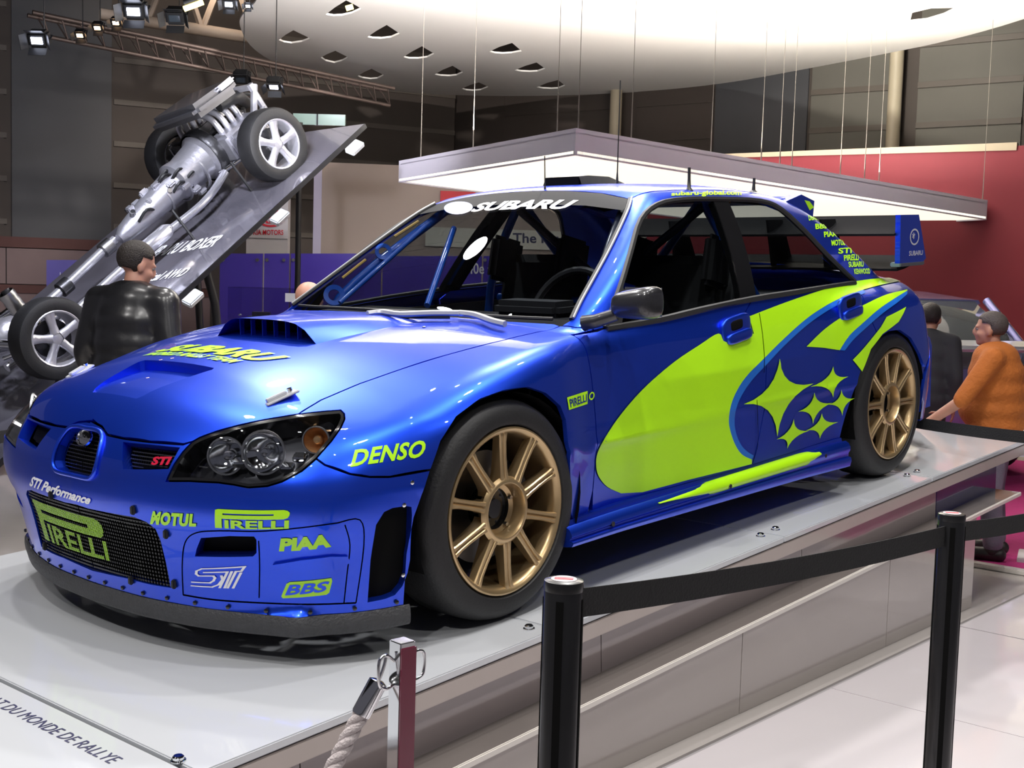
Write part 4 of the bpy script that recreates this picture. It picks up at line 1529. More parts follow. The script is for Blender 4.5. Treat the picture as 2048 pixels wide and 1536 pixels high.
# ------------------------------------------------------------------ floor, walls, roof of the hall
FLOORM = mat('floor_white_tile', (.62, .58, .60), .13, coat=.6, coat_rough=.06, vary=.03, vscale=1.2)
FLB = mat('floor_joint_grey', (.33, .31, .32), .4, vary=.1)
fl = box('floor', (-5, -4, -.035), (40, 40, .05), FLB)
tag(fl, kind='structure')
for i in range(-2, 4):
    for j in range(0, 5):
        box('tile', (.35 + i * 1.2 - .0, 1.17 + .6 + j * 1.2, .0 - .005), (1.197, 1.197, .01), FLOORM, None, None, .002).parent = fl
box('tile', (-14.66, 1.17 + 3, -.005), (24, 6.0, .01), FLOORM, fl)
FLD = mat('floor_dark_field', (.42, .39, .37), .2, coat=.5, vary=.05)
box('tile', (-5, -10.4, -.006), (39, 23.1, .01), FLD, fl)
FH = Vector((A_FWD[0], A_FWD[1], 0)).normalized()
RH = Vector((-FH.y, FH.x, 0)) * -1
if RH.dot(Vector(A_RIGHT)) < 0:
    RH = -RH


class VP:
    "upright plane: through the view column u at a depth, turned by yaw degrees (0 = square to the view)"
    def __init__(s, u, depth, yaw):
        p = W3(u, 580, depth)
        a = math.radians(yaw)
        s.p = Vector((p.x, p.y, 0))
        s.t = (RH * math.cos(a) + FH * math.sin(a)).normalized()
        s.n = Vector((s.t.y, -s.t.x, 0))
        if s.n.dot(FH) > 0:
            s.n = -s.n

    def hit(s, u, v):
        d = Vector(cam_dir(u, v))
        o = Vector(CAM_W)
        k = (s.p - o).dot(s.n) / d.dot(s.n)
        return o + d * k

    def quad(s, name, u0, v0, u1, v1, m, parent=None, thick=.05, proud=0., floor=False, v0b=None, v1b=None):
        "board whose left edge is at u0 and right at u1; v at its left end (v0..v1) and right end"
        a, b = s.hit(u0, v1), s.hit(u0, v0)
        c, d = s.hit(u1, v0b if v0b is not None else v0), s.hit(u1, v1b if v1b is not None else v1)
        b.x, b.y = a.x, a.y
        c.x, c.y = d.x, d.y
        if floor:
            a.z = d.z = 0
        else:
            a.z = d.z = (a.z + d.z) / 2 if v0b is None else a.z
            if v0b is None:
                b.z = c.z = (b.z + c.z) / 2
        off = s.n * proud
        return prism(name, [p + off for p in (a, d, c, b)], s.n, thick, m, parent)

    def text(s, name, txt, uv, m, parent=None, shear=0., bold=0., proud=.004):
        "uv: bl, br, tl, tr in the photograph"
        q, fs = text2d(txt, shear, bold)
        c = [s.hit(*p) + s.n * proud for p in uv]
        V = [c[0] * (1 - u) * (1 - v) + c[1] * u * (1 - v) + c[2] * (1 - u) * v + c[3] * u * v for u, v in q]
        return mesh_obj(name, V, fs, m, parent)


WBROWN = mat('hall_wall_brown', (.062, .048, .040), .7, vary=.12, vscale=1.5)
WSLATE = mat('hall_wall_slate', (.060, .060, .066), .6, vary=.1, vscale=2)
WRIB = mat('hall_wall_rib', (.10, .083, .068), .6, vary=.1)
WTAUPE = mat('hall_wall_taupe', (.12, .112, .095), .7, vary=.12, vscale=1.5)
LW = VP(200, 17, 28.4)
RW = VP(1800, 15.6, -36)


def wall(name, pl, u0, u1, m, top_z=8.5):
    a, b = pl.hit(u0, 600), pl.hit(u1, 600)
    o = prism(name, [(a.x, a.y, -.03), (b.x, b.y, -.03), (b.x, b.y, top_z), (a.x, a.y, top_z)], pl.n, .2, m)
    return tag(o, kind='structure')


wl_ = wall('wall_left', LW, -700, 900, WBROWN)
wr_ = wall('wall_right', RW, 780, 2700, WBROWN)


def strip(pl, name, u0, u1, z0, z1, m, parent, thick=.04, proud=.03):
    a, b = pl.hit(u0, 600), pl.hit(u1, 600)
    off = pl.n * proud
    return prism(name, [Vector((a.x, a.y, z0)) + off, Vector((b.x, b.y, z0)) + off, Vector((b.x, b.y, z1)) + off, Vector((a.x, a.y, z1)) + off], pl.n, thick, m, parent)


strip(LW, 'slate_panel', 24, 221, 1.85, 7.5, WSLATE, wl_)
strip(LW, 'slate_panel', -400, 8, 1.85, 7.5, WBROWN, wl_, proud=.02)
for k in range(9):
    strip(LW, 'rib', 226, 900, 2.02 + k * .56, 2.09 + k * .56, WRIB, wl_, proud=.02)
    strip(LW, 'rib', -400, 14, 2.02 + k * .56, 2.09 + k * .56, WRIB, wl_, proud=.025)
WRED = mat('hall_wall_oxblood_band', (.085, .022, .016), .6, vary=.1)
WPINK = mat('hall_wall_dusky_panel', (.19, .125, .12), .55, vary=.08)
strip(LW, 'oxblood_band', -400, 420, 1.72, 1.86, WRED, wl_, proud=.05)
for a, b in ((-400, -150), (-150, 12), (12, 205), (205, 420)):
    strip(LW, 'dusky_panel', a + 1, b - 1, 1.24, 1.71, WPINK, wl_, proud=.03)
    strip(LW, 'dusky_panel', a + 1, b - 1, .3, 1.12, WPINK, wl_, proud=.03)
strip(LW, 'oxblood_band', -400, 420, 1.12, 1.23, WRED, wl_, proud=.05)
strip(RW, 'slate_panel', 1416, 1598, 2.6, 8, WSLATE, wr_)
strip(RW, 'slate_panel', 860, 1000, 2.2, 8, WBROWN, wr_)
for a, b, mm in ((1604, 1784, WTAUPE), (1814, 2022, WTAUPE), (2032, 2500, WTAUPE), (1262, 1412, WBROWN), (1000, 1232, WBROWN)):
    strip(RW, 'taupe_panel', a, b, 2.6, 8, mm, wr_, proud=.02)
    for k in range(9):
        strip(RW, 'rib', a, b, 3.0 + k * .49, 3.07 + k * .49, WRIB if mm is WTAUPE else WBROWN, wr_, proud=.04)
COLM = mat('cream_column_paint', (.42, .36, .26), .5, vary=.05)
for u, w in ((1798, .085), (1247, .085), (848, .085)):
    p = RW.hit(u, 300) + RW.n * .25
    o = lathe('hall_column', [(w, 0), (w, 8)], COLM, None, 20, 'Z', M=Matrix.Translation((p.x, p.y, 0)))
    tag(o, {1798: 'cream steel hall column beside the ribbed taupe wall above red partition', 1247: 'cream steel hall column behind the square hanging light box', 848: 'dim cream hall column left of the hanging light box'}[u], 'column')
ceil = box('ceiling', (-6, -5, 8.3), (44, 44, .1), mat('hall_roof_dark', (.02, .018, .017), .9, vary=.2, vscale=.5))
tag(ceil, kind='structure')

# red partition on the right, with its pale capping and cream return
RP = VP(1800, 13.2, -30)
REDW = mat('crimson_partition', (.20, .014, .026), .6, vary=.04, vscale=1.5)
CREAM = mat('cream_partition', (.62, .55, .42), .6, vary=.04)
rp = empty('red_partition', RP.hit(1800, 600) * 1)
rp.location = (0, 0, 0)
tag(rp, 'plain crimson partition wall behind the rear wing of the blue car', 'partition')
RP.quad('partition_board', 1300, 320, 2034, 300, REDW, rp, .08, 0, floor=True, v0b=291, v1b=1000)
RP.quad('capping', 1300, 314, 2034, 320, COLM, rp, .12, .02, v0b=285, v1b=291)
RP.quad('cream_return', 2036, 292, 2120, 900, CREAM, rp, .08, .01, floor=True)

# beige booth wall, its white end, and the sign totem
BP = VP(640, 15.5, 6)
BEIGE = mat('beige_booth_wall', (.36, .29, .25), .7, vary=.03, vscale=1)
bw = empty('beige_booth_wall')
tag(bw, 'plain beige booth wall behind the windscreen, taller than the purple boards', 'partition')
BP.quad('booth_board', 641, 324, 1330, 540, BEIGE, bw, .1, 0, floor=True, v0b=352, v1b=540)
BP.quad('lilac_end', 625, 324, 641, 530, mat('lilac_end_panel', (.5, .46, .60), .5, vary=.05), bw, .12, .01, floor=True)
BP.quad('pale_band', 850, 462, 1330, 500, mat('pale_slogan_band', (.62, .6, .52), .6, vary=.03), bw, .02, .03)
BP.text('slogan_lettering', 'The Power to Surprise', [(1025, 492), (1300, 496), (1025, 466), (1300, 468)], INK, bw, 0, .02, .035)
BP.quad('red_logo_disc', 880, 383, 950, 412, mat('red_logo', (.55, .02, .03), .5, vary=.05), bw, .02, .03)
KP = VP(530, 14.6, 0)
WHT = mat('white_sign_board', (.60, .57, .58), .5, vary=.03)
KRED = mat('sign_red', (.60, .008, .02), .45, vary=.05)
kt = empty('sign_totem')
tag(kt, 'white sign totem with red oval logo seen below the engine display board', 'sign')
KP.quad('totem_board', 492, 385, 575, 512, WHT, kt, .15, 0, floor=True)
KP.quad('totem_joint', 492, 476, 575, 478, mat('grey_joint', (.25, .24, .25), .5, vary=.05), kt, .01, .006)
cen = KP.hit(541, 436)
sx = (KP.hit(570, 436) - cen).length
sz = (KP.hit(541, 418) - cen).length
rg = [(math.cos(a), math.sin(a)) for a in np.linspace(0, 2 * math.pi, 32, endpoint=False)]
q, T, _ = fill2([np.array(rg), np.array(rg) * [.84, .78]], .4)
mesh_obj('logo_ring', [cen + KP.n * .012 + KP.t * (u * sx) + Vector((0, 0, v * sz)) for u, v in q], [tuple(t) for t in T], KRED, kt)
KP.text('logo_lettering', 'KIA', [(522, 447), (562, 447), (522, 426), (562, 425)], KRED, kt, 0, .03, .012)
KP.text('totem_lettering', 'KIA MOTORS', [(507, 470), (567, 470), (507, 459), (567, 460)], KRED, kt, 0, .02, .008)

# purple-blue exhibition boards
PP = VP(500, 13.4, 2)
PURP = mat('purple_blue_board', (.07, .045, .40), .22, coat=.5, coat_rough=.1, vary=.25, vscale=.8)
boards = [(438, 524, 'plain purple board under the red logo totem, left of its joint'), (526, 577, 'narrow purple board between the totem and the beige wall'), (579, 760, 'wide purple board with pale streaks behind the bald head'), (762, 960, 'purple board seen through the windscreen behind the flash'), (962, 1200, 'purple board with white anniversary lettering seen through the windscreen')]
for a, b, lb in boards:
    o = empty('exhibition_board')
    tag(o, lb, 'board', 'purple exhibition boards')
    PP.quad('board_sheet', a, 507 if a < 700 else 512, b - 1, 700, PURP, o, .06, 0, floor=True)
    for u in (a + 8, b - 9):
        c = PP.hit(u, 520) + PP.n * .012
        lathe('fixing_stud', [(.0005, .01), (.018, .01), (.018, -.012)], STEEL, o, 10, 'Z', M=Matrix.Translation(c) @ Vector(PP.n).to_track_quat('Z', 'Y').to_matrix().to_4x4())
    if a == 962 or a == 762:
        if a == 962:
            PP.text('board_lettering', '40e anniversaire', [(935, 548), (1085, 548), (935, 526), (1085, 526)], WHITEV, o, 0, .01, .01)
PQ = VP(170, 14.2, 12)
o = empty('exhibition_board')
tag(o, 'lilac-blue board with small white French text behind the man in black jacket', 'board', 'purple exhibition boards')
PQ.quad('board_sheet', 93, 520, 300, 700, mat('lilac_blue_board', (.12, .10, .36), .35, coat=.3, vary=.08), o, .06, 0, floor=True)
for k, (tx, u0, u1, v) in enumerate((("La symétrie crée l'équilibre", 120, 262, 552), ("L'équilibre crée", 140, 225, 573), ("la performance", 135, 215, 593))):
    PQ.text('board_lettering', tx, [(u0, v + 5), (u1, v + 5), (u0, v - 8), (u1, v - 8)], WHITEV, o, 0, 0, .01)

# ------------------------------------------------------------------ oval canopy with leaf cut-outs
CZ = 4.2


def onz(u, v, z):
    d = cam_dir(u, v)
    return CAM_W + d * ((z - CAM_W[2]) / d[2])


ce = [(510, 5), (485, 30), (480, 52), (500, 90), (540, 120), (600, 146), (700, 171), (850, 187), (1000, 192), (1150, 190), (1300, 182), (1450, 166), (1600, 140), (1788, 104), (1900, 80), (2048, 38)]
cpts = [tuple(onz(u, v, CZ)[:2]) for u, v in ce] + [(-8.9, .1), (-7.3, .9), (-5.6, .3), (-4.3, -1.4), (-3.9, -3.4), (-4.2, -5.4)]
cout = catmull(cpts, 4, True)
C1 = lambda pts: [(450 + x / 2.56, y / 2.56) for x, y in pts]
leaves = [[(515, 75), (560, 40), (620, 2), (660, 22), (700, 45), (650, 68), (600, 80), (555, 82)], [(275, 205), (310, 178), (350, 155), (438, 197), (395, 214), (340, 222), (300, 216)],
          [(728, 190), (775, 158), (828, 128), (895, 172), (850, 192), (800, 198), (755, 196)], [(490, 295), (525, 276), (565, 260), (632, 294), (600, 312), (560, 322), (515, 312)],
          [(912, 293), (955, 265), (1008, 237), (1072, 275), (1035, 294), (990, 300), (945, 300)], [(678, 390), (710, 370), (750, 352), (815, 385), (780, 402), (745, 405), (705, 400)],
          [(1352, 265), (1405, 240), (1470, 220), (1520, 262), (1470, 272), (1420, 275), (1380, 272)], [(1072, 382), (1115, 357), (1165, 337), (1220, 370), (1185, 386), (1150, 390), (1105, 388)],
          [(1210, 455), (1255, 435), (1300, 422), (1350, 445), (1310, 461), (1270, 465), (1235, 462)], [(1482, 360), (1535, 338), (1595, 320), (1640, 352), (1600, 366), (1560, 368), (1515, 366)],
          [(1595, 447), (1650, 424), (1705, 410), (1742, 438), (1705, 453), (1670, 455), (1625, 453)]]
C2 = lambda pts: [(1200 + x / 2.415, y / 2.415) for x, y in pts]
lv = [C1(l) for l in leaves] + [C2([(1497, 105), (1508, 62), (1600, 40), (1728, 38), (1660, 72), (1580, 96)])]
loops = [np.array(cout)] + [np.array([onz(u, v, CZ)[:2] for u, v in l]) for l in lv]
loops = [l if area2(l) > 0 else l[::-1] for l in loops]
q, T, oid = fill2([resample(loops[0], .4)] + loops[1:], .7)
CANM = mat('canopy_white_fabric', (.80, .78, .74), .75, vary=.02, vscale=.6)
nv = len(q)
TH = .02
V = [(x, y, CZ) for x, y in q] + [(x, y, CZ + TH) for x, y in q]
Fc = [tuple(t[::-1]) for t in T] + [tuple(int(i) + nv for i in t) for t in T]
cnt = {}
for t in T:
    for a, b in ((t[0], t[1]), (t[1], t[2]), (t[2], t[0])):
        k = (min(a, b), max(a, b))
        cnt[k] = None if k in cnt else (int(a), int(b))
Fc += [(e[0], e[1], e[1] + nv, e[0] + nv) for e in cnt.values() if e]
can = mesh_obj('ceiling_canopy', V, Fc, CANM)
tag(can, 'large white oval ceiling canopy pierced with leaf-shaped holes', 'canopy')

# ------------------------------------------------------------------ square hanging light box
near_b, left_b, right_b = W3(1150, 310, 9.3), W3(797, 365, 11.6), W3(1973, 440, 12.6)
up_ = Vector((0, 0, .2))
far_b = left_b + right_b - near_b
LB = empty('hanging_light_box', near_b)
tag(LB, 'square white light box hanging on thin wires above the blue car roof', 'light')
cs_ = [p - near_b for p in (near_b, right_b, far_b, left_b)]
FASC = mat('light_box_fascia', (.60, .57, .66), .5, vary=.02)
for i in range(4):
    a, b = cs_[i], cs_[(i + 1) % 4]
    n = (b - a).cross(up_)
    mid = (a + b) / 2 - (cs_[0] + cs_[2]) / 2
    if n.dot(mid) < 0:
        n = -n
    prism('fascia', [a, b, b + up_, a + up_], n, .02, FASC, LB)
DIFF = mat('light_box_diffuser', (.9, .88, .8), .6, emit=(1, .94, .74), estr=1.1)
prism('diffuser', [c * .997 + Vector((0, 0, .012)) for c in cs_], (0, 0, -1), .02, DIFF, LB)
prism('top_sheet', [c * .99 + Vector((0, 0, .17)) for c in cs_], (0, 0, 1), .01, FASC, LB)
WIREM = mat('hanging_wire', (.35, .32, .28), .4, .8, vary=.1)
cc = (cs_[0] + cs_[2]) / 2
for (u, v, k) in ((833, 316, 0), (938, 298, 0), (1108, 266, 0), (1151, 258, 0), (1262, 277, 1), (1422, 303, 1), (1527, 318, 1), (1565, 325, 1), (1590, 330, 1), (1690, 345, 1), (1738, 354, 1), (1765, 356, 1), (1972, 393, 1)):
    a, b = (near_b, left_b) if k == 0 else (near_b, right_b)
    # foot on the upper rim of the box, nearest to that place
    best = min((Vector(a).lerp(b, t / 200) + up_ for t in range(201)), key=lambda p: abs(((p - Vector(CAM_W)).dot(Vector(A_RIGHT))) / ((p - Vector(CAM_W)).dot(Vector(A_FWD))) * FPX + 1024 - u))
    inward = ((near_b + cc) - best)
    inward.z = 0
    foot = best + inward.normalized() * .04 + Vector((0, 0, -.02))
    o = tube('suspension_wire', [foot, foot + Vector((0, 0, .55)), Vector((foot.x, foot.y, 8.2 if k else 8.2))], [.006, .0025, .0025], WIREM, None, 6)
    o.parent = LB
    o.matrix_parent_inverse = Matrix.Translation(near_b).inverted()
for i, t in enumerate((.25, .5, .75)):  # unseen lights added above the light box to brighten the canopy
    p = near_b.lerp(right_b, t) + (cc + near_b - near_b.lerp(right_b, t)) * .3 + Vector((0, 0, .3))
    lamp('canopy_fill_light', 'AREA', p, p + Vector((0, 0, 1)), 130, (1, .94, .82), .8)
p = near_b.lerp(left_b, .5) + Vector((0, 0, .35))
lamp('canopy_fill_light', 'AREA', p, p + Vector((0, 0, 1)), 150, (1, .95, .92), .8)  # another added light, hidden over the left rim, for the canopy
p = W3(560, 330, 9.0)
lamp('canopy_fill_light', 'SPOT', p, W3(640, 60, 10.5), 420, (.95, .95, 1), .1, 100, .9)  # unseen spot added to brighten the canopy's left part

# ------------------------------------------------------------------ drivetrain cutaway on its sloping board
O_ = W3(105, 677, 9.25)
ex = (W3(545, 290, 10.6) - O_).normalized()
ey = (W3(355, 315, 11.6) - W3(545, 290, 10.6))
ey = (ey - ex * ey.dot(ex)).normalized()
ez = ex.cross(ey)
if ez.z < 0:
    ez = -ez
MD = Matrix(((ex.x, ey.x, ez.x, O_.x), (ex.y, ey.y, ez.y, O_.y), (ex.z, ey.z, ez.z, O_.z), (0, 0, 0, 1)))
ALU = mat('cast_aluminium', (.50, .50, .55), .36, .75, bump=.3, bscale=30, vary=.15, vscale=12)
DARKM = mat('dark_engine_metal', (.05, .05, .055), .35, .7, bump=.3, bscale=30, vary=.3, vscale=15)
DT = empty('drivetrain_display')
DT.matrix_world = MD
tag(DT, 'bare engine, gearbox and axles of a car tilted up on a sloping board', 'drivetrain')
WB = 2.57


def road_wheel(x, y, face, spin):
    w = empty('road_wheel', (x, y, 0), (0, spin, 0 if face < 0 else math.pi), DT)
    lathe('tyre', [(.20, -.09), (.22, -.104), (.27, -.104), (.297, -.094), (.309, -.07), (.311, 0), (.309, .07), (.297, .094), (.27, .104), (.22, .104), (.20, .09)], RUBBER, w, 40, 'Y')
    lathe('rim', [(.212, -.10), (.207, -.104), (.197, -.099), (.19, -.08), (.182, -.02), (.186, .09)], ALU, w, 40, 'Y')
    lathe('hub', [(.0005, -.088), (.03, -.088), (.055, -.08), (.06, -.05), (.06, .06)], ALU, w, 20, 'Y')
    lathe('brake_disc', [(.0005, -.01), (.145, -.01), (.145, .015)], DARKM, w, 30, 'Y')
    for k in range(5):
        bm = bmesh.new()
        rs_ = [[bm.verts.new((dx, yy, r)) for dx, yy in ((-hw, -y0 + .03), (-hw * .8, -y0), (hw * .8, -y0), (hw, -y0 + .03))] for r, hw, y0 in ((.04, .036, .09), (.10, .030, .088), (.15, .034, .09), (.196, .045, .096))]
        for a, b in zip(rs_, rs_[1:]):
            for i in range(3):
                bm.faces.new((a[i], b[i], b[i + 1], a[i + 1]))
        bmesh.ops.recalc_face_normals(bm, faces=bm.faces)
        o = bm_obj('spoke', bm, ALU, w, smooth=True)
        o.rotation_euler = (0, 2 * math.pi * k / 5, 0)
    return w


for x in (0, WB):
    road_wheel(x, 0, -1, .35 + x)
    road_wheel(x, 1.47, 1, .2)
tube('front_driveshaft', [(WB, .1, 0), (WB - .05, .5, .05), (WB - .05, .97, .05), (WB, 1.37, 0)], .022, CHROME, DT, 8)
tube('rear_driveshaft', [(0, .1, 0), (.0, .6, .03), (0, .87, .03), (0, 1.37, 0)], .022, CHROME, DT, 8)
secs = []
for x, r, z in ((2.38, .27, .10), (2.30, .28, .10), (2.27, .235, .10), (2.05, .205, .09), (1.95, .22, .09), (1.92, .18, .08), (1.65, .155, .06), (1.45, .125, .05), (1.30, .10, .04), (1.22, .055, .03)):
    secs.append([(x, .66 + r * .82 * math.cos(a), z + r * .78 * math.sin(a)) for a in np.linspace(0, 2 * math.pi, 18, endpoint=False)])
loft('gearbox_case', secs, ALU, DT, closed_prof=True, auto=30)
for k in range(4):
    x = 1.55 + k * .2
    r = .128 + k * .030
    lathe('gearbox_rib', [(r * 1.0, 0), (r * 1.10, .004), (r * 1.10, .02), (r, .024)], ALU, DT, 24, 'X', M=Matrix.Translation((x, .66, .055)) @ Matrix.Diagonal((1, .82, .78, 1)))
for k in range(10):
    a = k * .63
    box('gearbox_boss', (1.5 + .085 * k, .66 + (.12 + .008 * k) * math.cos(a), .06 + (.11 + .008 * k) * math.sin(a)), (.09, .06, .05), ALU, DT, Matrix.Rotation(a, 3, 'X'), .012)
box('engine_block', (2.58, .735, .10), (.40, .34, .30), DARKM, DT, None, .03)
for sg in (-1, 1):
    box('cylinder_head', (2.60, .735 + .33 * sg, .10), (.42, .24, .26), DARKM if sg > 0 else ALU, DT, None, .03)
    box('cam_cover', (2.60, .735 + .48 * sg, .10), (.40, .08, .22), ALU, DT, None, .03)
    for k in range(4):
        tube('intake_runner', catmull([(2.48 + .08 * k, .735 + .30 * sg, .22), (2.48 + .08 * k, .735 + .26 * sg, .36), (2.50 + .06 * k, .735 + .08 * sg, .42)], 4), .028, ALU, DT, 8)
bm = bmesh.new()
add_box(bm, (2.50, .62, .50), (.52, .78, .13), Matrix.Rotation(-.10, 3, 'X') @ Matrix.Rotation(.05, 3, 'Y'), .05)
bm_obj('intake_cover', bm, mat('cover_graphite', (.10, .10, .11), .3, .5, .4, vary=.1), DT, autosmooth=40)
box('cover_trim', (2.66, .34, .55), (.20, .22, .05), ALU, DT, Matrix.Rotation(-.3, 3, 'X'), .02)
tube('intake_duct', catmull([(2.6, .45, .42), (2.8, .45, .38), (2.95, .6, .25)], 5), .06, BLACK, DT, 10)
for p0, p1 in (((2.86, .25, -.05), (2.86, .25, .45)), ((2.86, 1.2, -.05), (2.86, 1.2, .45)), ((2.86, .25, .42), (2.86, 1.2, .42)), ((2.86, .25, 0), (2.86, 1.2, 0)), ((2.5, .2, .0), (2.9, .25, .42)), ((2.5, .2, .0), (2.95, .2, -.02)), ((2.86, .25, .22), (2.55, .12, .05))):
    tube('front_frame_rail', [p0, p1], .03, ALU, DT, 6)
for k in range(5):
    lathe('belt_pulley', [(.0005, .02), (.05, .02), (.055, .0), (.05, -.02), (.0005, -.02)], STEEL, DT, 20, 'X', M=Matrix.Translation((2.83, .45 + .14 * k, .12 + .1 * (k % 2))))
tube('propeller_shaft', [(1.22, .735, .03), (.62, .735, .0), (.12, .735, -.01)], .038, mat('bright_polished_pipe', (.85, .85, .92), .22, .8, vary=.05), DT, 12)
lathe('shaft_joint', [(.038, -.06), (.065, -.05), (.065, .05), (.038, .06)], STEEL, DT, 16, 'X', M=Matrix.Translation((1.12, .735, .02)))
lathe('shaft_joint', [(.038, -.06), (.065, -.05), (.065, .05), (.038, .06)], DARKM, DT, 16, 'X', M=Matrix.Translation((.62, .735, .0)))
CHR2 = mat('bright_polished_pipe', (.85, .85, .92), .22, .8, vary=.05)
random.seed(3)
for k in range(34):                                      # bolts, brackets, hoses and sensors round the engine and gearbox
    t = random.random()
    x = 1.4 + 1.5 * t
    a = random.uniform(-.4, 2.6)
    r = .10 + .13 * t
    c = (x, .66 - r * math.cos(a) * .9, .07 + r * math.sin(a) * .85)
    if k % 3 == 0:
        tube('engine_hose', catmull([c, (c[0] + .1, c[1] - .05, c[2] + .05), (c[0] + .2, c[1] + random.uniform(-.1, .1), c[2] - .03)], 3), .014, BLACK, DT, 6)
    elif k % 3 == 1:
        box('engine_bracket', c, (random.uniform(.04, .10), .05, random.uniform(.03, .06)), random.choice((DARKM, ALU, STEEL)), DT, Matrix.Rotation(a, 3, 'X'), .008)
    else:
        lathe('engine_fitting', [(.0005, .03), (.02, .03), (.024, -.02)], random.choice((CHROME, DARKM, STEEL)), DT, 10, 'Z', M=Matrix.Translation(c) @ Matrix.Rotation(math.pi / 2 - a, 4, 'X'))
lathe('bell_housing', [(.285, 0), (.30, .02), (.30, .09), (.26, .12)], DARKM, DT, 28, 'X', M=Matrix.Translation((2.30, .66, .10)) @ Matrix.Diagonal((1, .85, .82, 1)))
tube('exhaust_pipe', catmull([(2.3, .45, -.06), (1.9, .40, -.12), (1.2, .45, -.10), (.5, .42, -.10), (.1, .35, -.08), (-.3, .32, -.05)], 6), .034, CHR2, DT, 12)
tube('exhaust_silencer', [(1.55, .42, -.10), (1.5, .42, -.10), (1.05, .45, -.10), (1.0, .45, -.10)], [.034, .065, .065, .034], CHR2, DT, 14)
lathe('rear_differential', [(.0005, -.16), (.07, -.15), (.12, -.06), (.13, .02), (.09, .12), (.04, .16)], ALU, DT, 20, 'X', M=Matrix.Translation((0, .735, .02)))
for sg, y0 in ((1, .2), (-1, 1.27)):
    for p0, p1, r in (((.0, y0, .0), (.25, .735 - .2 * sg, .05), .018), ((.0, y0, -.05), (-.2, .735 - .2 * sg, -.05), .018), ((.0, y0, .05), (.05, y0 + .08 * sg, .42), .035), ((-.15, y0, .02), (.3, y0 + .1 * sg, .02), .02), ((WB, y0, 0), (WB - .3, .735 - .25 * sg, -.05), .02)):
        tube('suspension_arm', [p0, p1], r, CHROME if r < .03 else DARKM, DT, 8)
    lathe('coil_spring', [(.06, .12), (.065, .15), (.06, .18), (.065, .21), (.06, .24), (.065, .27), (.06, .30), (.065, .33), (.06, .36)], STEEL, DT, 16, 'Z', M=Matrix.Translation((.03, y0 + .05 * sg, .05)))
tube('rear_cross_member', [(-.18, .2, .08), (-.18, 1.27, .08)], .035, CHROME, DT, 10)
# board
BZ = -.27
BOARD = mat('board_dark_print', (.13, .125, .15), .12, coat=.8, coat_rough=.05, vary=.85, vscale=1.6)
board = empty('display_board')
board.matrix_world = MD
tag(board, 'sloping dark glossy board printed with white lettering under the bare drivetrain', 'board')
box('board_sheet', (1.03, .78, BZ - .015), (4.45, 2.30, .03), BOARD, board)
SILV = mat('acrylic_edge', (.55, .58, .60), .2, coat=.5, vary=.1)
box('board_edge', (1.03, -.375, BZ - .02), (4.45, .012, .04), mat('board_edge_black', (.008, .008, .01), .4, vary=.1), board)
for tx, x0, y0, w, h_ in (('SUBARU BOXER', 1.72, -.10, 1.25, .17), ('Symmetrical AWD', 1.30, -.14, 1.15, .16), ('La nouvelle', 1.0, -.20, .7, .10), ('motorisation', .86, -.20, .62, .10)):
    q, fs = text2d(tx, .15, .03)
    # read with the far end to the left: along +x here runs up the slope
    mesh_obj('board_lettering', [(x0 - .30 + (v - .5) * h_ * 1.0 + u * w * .12, y0 + (1 - u) * w * .75, BZ + .004) for u, v in q], [f for f in fs], WHITEV, board)
for x in (3.0, 1.98, .92, .55):
    br = box('acrylic_bracket', (x, -.42, BZ - .08), (.16, .10, .05), SILV, board, Matrix.Rotation(.5, 3, 'X'), .01)
for x, y in ((1.35, -.1), (.75, -.1), (2.6, 1.7), (.4, 1.7)):
    a = MD @ Vector((x, y, BZ - .03))
    o = tube('support_leg', [a, a + Vector((RH.x * .10, RH.y * .10, -.35)), Vector((a.x + RH.x * .22, a.y + RH.y * .22, 0.0))], .035, BLACK, None, 10)
    o.parent = board
    o.matrix_parent_inverse = MD.inverted()
for x, y in ((1.6, .30), (2.3, .25), (.55, .1)):
    tube('drive_stay', [(x, y, BZ), (x + .05, y + .12, .0)], .012, BLACK, board, 6)

GP = VP(640, 13.0, 0)
gs = empty('green_glass_sign')
tag(gs, 'pale green glass strip sign glimpsed behind the top of the engine board', 'sign')
GP.quad('glass_strip', 586, 228, 690, 250, mat('pale_green_glass', (.30, .45, .38), .2, coat=.6, vary=.1), gs, .05)
GP.quad('strip_joint', 633, 228, 636, 250, BLACK, gs, .02, .006)
a = GP.hit(600, 245)
o = tube('strip_post', [(a.x, a.y, 0), (a.x, a.y, a.z)], .03, BLACK, gs, 8)
# ------------------------------------------------------------------ roof truss and lamps
TRM = mat('truss_steel', (.16, .12, .105), .5, .6, vary=.15)
ta, tb = W3(100, 62, 12.2), W3(760, 205, 13.6)
tb.z = ta.z = (ta.z + tb.z) / 2 + .0
ta, tb = W3(60, 48, 12.6), W3(780, 196, 15.0)
TR = empty('roof_truss')
tag(TR, 'brown steel lattice truss running under the hall roof at left', 'truss')
dv = (tb - ta).normalized()
sdv = Vector((0, 0, 1)).cross(dv).normalized()
upv = Vector((0, 0, .17))
ch = [(Vector((0, 0, -.09))), upv * .6 + sdv * .1, upv * .6 - sdv * .1]
for c in ch:
    tube('chord', [ta + c, tb + c], .022, TRM, TR, 8)
n_ = 22
for i in range(n_):
    p = ta.lerp(tb, (i + .5) / n_)
    p2 = ta.lerp(tb, (i + 1) / n_)
    tube('lacing', [p + ch[1], p2 + ch[0]], .009, TRM, TR, 6)
    tube('lacing', [p + ch[2], p2 + ch[0]], .009, TRM, TR, 6)
gb = [W3(200, 28, 14.2), W3(560, 85, 15.2)]
gd = empty('roof_girder')
tag(gd, 'pale brown roof girder with diagonal braces above the lattice truss', 'girder')
